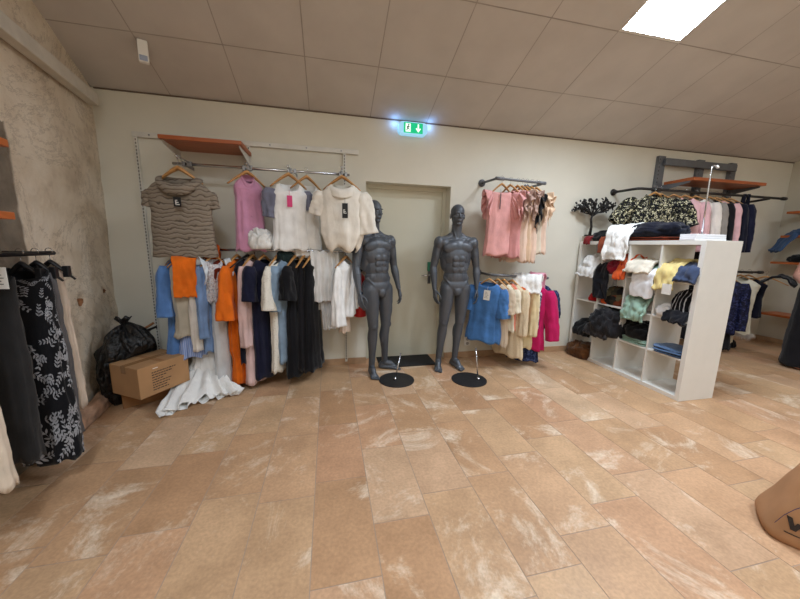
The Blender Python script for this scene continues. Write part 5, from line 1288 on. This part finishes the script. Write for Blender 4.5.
lwr('ivory_slip', 'ivory slip hanging below the fluffy hem', 'slip', 5.50, -58, fabric('cream_crepe', (232, 226, 206)), [(-.7, .09, .035), (-1.0, .10, .04)], 98, y=3.27)
crumple('black_shoe_bag', 'small black cloth bag on the floor below the fluffy hem', 'bag', (.16, .14, .10), BLK2, (5.80, 3.36, .0005), 0, 99)

# ------------------------------------------------- shelves on the far side wall
rt = root('shelf_upright', 'white slotted upright on the side wall beyond the person', 'shelf upright', (XR, 3.02, .05), 0, None)
mb = MB(); mb.box(-.03, 0, -.015, .015, 0, 2.1); mb.build('channel', M_WMET, rt, bevel=.002)
for i, (z, y1, dep) in enumerate(((1.985, 3.40, .28), (1.645, 3.40, .30), (1.265, 3.45, .30), (.50, 3.42, .36))):
    lab = ['topmost orange shelf on the side wall', 'orange shelf with a blue jacket hanging over it on the side wall', 'orange shelf with a dark garment on the side wall', 'lowest orange shelf on the side wall behind the person'][i]
    rt = root('wall_shelf', lab, 'shelf', (XR, 0, z), 0, 'orange shelves on the side wall')
    mb = MB(); mb.box(-dep-.03, -.03, 2.2, y1, -.032, 0); mb.build('board', m_wood('orange_shelf_wood_y', (156, 78, 36), (182, 98, 48), 2.5, .4, 'Y'), rt, bevel=.002)
    for y in (2.4, 3.0):
        mb = MB(); mb.box(-dep, -.03, y-.003, y+.003, -.06, -.0325); mb.build('bracket', M_WMET, rt)
crumple('blue_jacket', 'blue folded jacket on the second orange shelf of the side wall', 'jacket', (.28, .50, .10), fabric('slate_blue', (64, 88, 124)), (XR-.19, 3.08, 1.6455), 0, 150)
drape('denim_sleeve', 'blue denim garment sliding off the second orange shelf of the side wall', 'jacket', [(-.25, .03), (-.05, .04), (.02, .01), (.10, -.12), (.18, -.24)], .20, fabric('slate_blue', (64, 88, 124)), (XR-.27, 3.30, 1.65), radians(-120), 151, None, .03, .02)
crumple('dark_jumper', 'dark jumper lying on the third orange shelf of the side wall', 'jumper', (.30, .60, .10), fabric('jet', (18, 18, 20)), (XR-.19, 3.0, 1.2655), 0, 152)
crumple('folded_shirt', 'grey blue top lying on the topmost orange shelf of the side wall', 'top', (.26, .4, .06), fabric('teal_grey', (120, 140, 148)), (XR-.17, 3.05, 1.9855), 0, 153)
struct(MB().box(XR-.012, XR, YB, WALL_Y-.012, 0, .075), 'baseboard_right', M_SKIRT, bevel=.003)

# ------------------------------------------------------------------ person
SKIN = simple('skin', (214, 158, 138), .55, amt=.04)
rt = root('person', 'person in long black clothing at the edge of the shop holding a black garment', 'person', (5.70, 2.50, 0), radians(-60))
# local: faces -y (turned to the racks by the rotation); x across
mb = MB()
mb.ell((0, .0, 1.30), (.155, .10, .15)); mb.ell((0, 0, 1.15), (.125, .09, .12)); mb.ell((0, .01, .98), (.165, .115, .13))
mb.ell((0, .02, 1.40), (.15, .07, .06)); limb(mb, [(0, .02, 1.40, .055), (0, .005, 1.53, .047)])
head(mb, (0, -.01, 1.60), rz(.1), .93)
for sx in (-1, 1):
    limb(mb, [(sx*.085, 0, .92, .085), (sx*.09, -.01, .50, .055), (sx*.095, .01, .09, .036)]); mb.ell((sx*.085, -.06, .035), (.04, .12, .032))
limb(mb, [(-.17, .01, 1.38, .052), (-.235, -.01, 1.12, .042), (-.20, -.24, 1.06, .030), (-.19, -.26, 1.06, .026)])
hand(mb, (-.19, -.265, 1.06), (.15, -1, 0), (0, 0, 1), (1, 0, 0), .7, .92)
limb(mb, [(.17, .01, 1.38, .052), (.23, -.02, 1.12, .042), (.12, -.24, 1.08, .030), (.11, -.26, 1.08, .026)])
hand(mb, (.11, -.265, 1.08), (-.15, -1, 0), (0, 0, 1), (-1, 0, 0), .7, .92)
body = fuse(mb, .008, 4, 'body', SKIN, rt)
fnp = ring_mesh([(1.44, .155, .075), (1.40, .178, .095), (1.30, .182, .125), (1.14, .155, .115), (1.05, .178, .13), (.95, .198, .145), (.6, .21, .16), (.3, .225, .18), (.03, .225, .20)], 7, .012, 56, 44, .05, .005, .006, .0)
mb = MB(); mb.grid(fnp, 56, 44, True); mb.build('dress', BLK2, rt, True, solid=.004)
mb = MB()
def hair(u, v):
    th = 2*pi*u; ph = v*pi*.62
    p = Vector((.086*sin(ph)*cos(th), .10*sin(ph)*sin(th), .10*cos(ph))); back = max(0, sin(th))
    if v > .6: p.z -= .20*(v-.6)*2.2*back; 
    if sin(th) < -.2 and v > .55: p *= .93
    return Vector((p.x, p.y+.012, p.z+1.635))
mb.grid(hair, 40, 20, True); mb.build('hair', simple('brown_hair', (64, 44, 32), .5, amt=.3, scale=40), rt, True, solid=.01)
drape('black_garment', 'black garment held out by the person over the low rail', 'garment', [(-.16, -.08), (-.05, .0), (0, .014), (.06, -.01), (.14, -.10)], .36, BLK, (5.53, 2.82, 1.095), radians(25), 160, None, .014, .02)
hanger((5.80, 3.10, 1.135), radians(-70), 'wooden hanger sticking out at the end of the low dark rail', .21)

# -------------------------------------------------------------- paper sack
KRAFT = simple('kraft_paper', (182, 136, 96), .8, amt=.08, scale=4, bump=.25, bscale=14)
rt = root('paper_bag', 'big brown kraft paper bag with black lettering standing on the tiles', 'bag', (2.425, .735, 0), radians(-52))
def sack(u, v):
    th = 2*pi*u; e = .38
    c, s = cos(th), sin(th)
    a = .36*(1-.50*v); b = .16*(1+.05*sin(pi*v)-.45*v)
    x = a*math.copysign(abs(c)**e, c); y = b*math.copysign(abs(s)**e, s); z = .62*v
    k = 1-2*abs(noise.noise(Vector((x*4, y*4+5, z*5)))); d = .009*k+.006*noise.noise(Vector((x*10, y*10, z*9)))
    if v < .08: d -= .03*(1-v/.08)**2
    r = hypot(x, y); return Vector((x*(1+d/r)+.03*v, y*(1+d/r*1.3), z-.10*v*max(0, (-x-.1))))
mb = MB(); mb.grid(sack, 100, 40, True); mb.f.append(tuple(range(99, -1, -1))); mb.m.append(0)
sk = mb.build('sack', KRAFT, rt, True, solid=.004)
# lettering: W on the front, laid on the paper
def on_front(x, z):
    lo, hi = None, None
    best = min((sack(.5+.5*i/300, max(0, min(1, z/.62))) for i in range(301)), key=lambda p: abs(p.x-x)); return Vector((x, best.y-.007, z))
def ribbon(pts, w_, mb):
    """flat strokes on the bag front; pts in (x,z)"""
    for p, q in zip(pts, pts[1:]):
        n_ = 6
        for i in range(n_):
            a = (lerp(p[0], q[0], i/n_), lerp(p[1], q[1], i/n_)); b = (lerp(p[0], q[0], (i+1)/n_), lerp(p[1], q[1], (i+1)/n_))
            mb.add([on_front(a[0]-w_/2, a[1]), on_front(a[0]+w_/2, a[1]), on_front(b[0]+w_/2, b[1]), on_front(b[0]-w_/2, b[1])], [(0, 1, 2, 3)])
mb = MB()
ribbon([(-.286, .150), (-.270, .092), (-.253, .135), (-.236, .092), (-.214, .150)], .017, mb)
mb.build('lettering', M_INK, rt)
mb = MB(); 
for p, q in (((-.295, .125), (-.12, .125)),):
    for i in range(14):
        xa, xb = lerp(p[0], q[0], i/14), lerp(p[0], q[0], (i+1)/14)
        mb.add([on_front(xa, .074), on_front(xa, .069), on_front(xb, .069), on_front(xb, .074)], [(0, 1, 2, 3)])
mb.build('printed_rule', M_INK, rt)
mb = MB(); pl = [(-.322, .08), (-.300, .14), (-.275, .19), (-.25, .225), (-.215, .25), (-.17, .27)]
for p, q in zip(pl, pl[1:]):
    a, b = on_front(*p), on_front(*q); mb.add([a, b, b+Vector((0, 0, .005)), a+Vector((0, 0, .005))], [(0, 1, 2, 3)])
mb.build('pen_line', simple('pen_blue', (58, 60, 110), .6), rt)
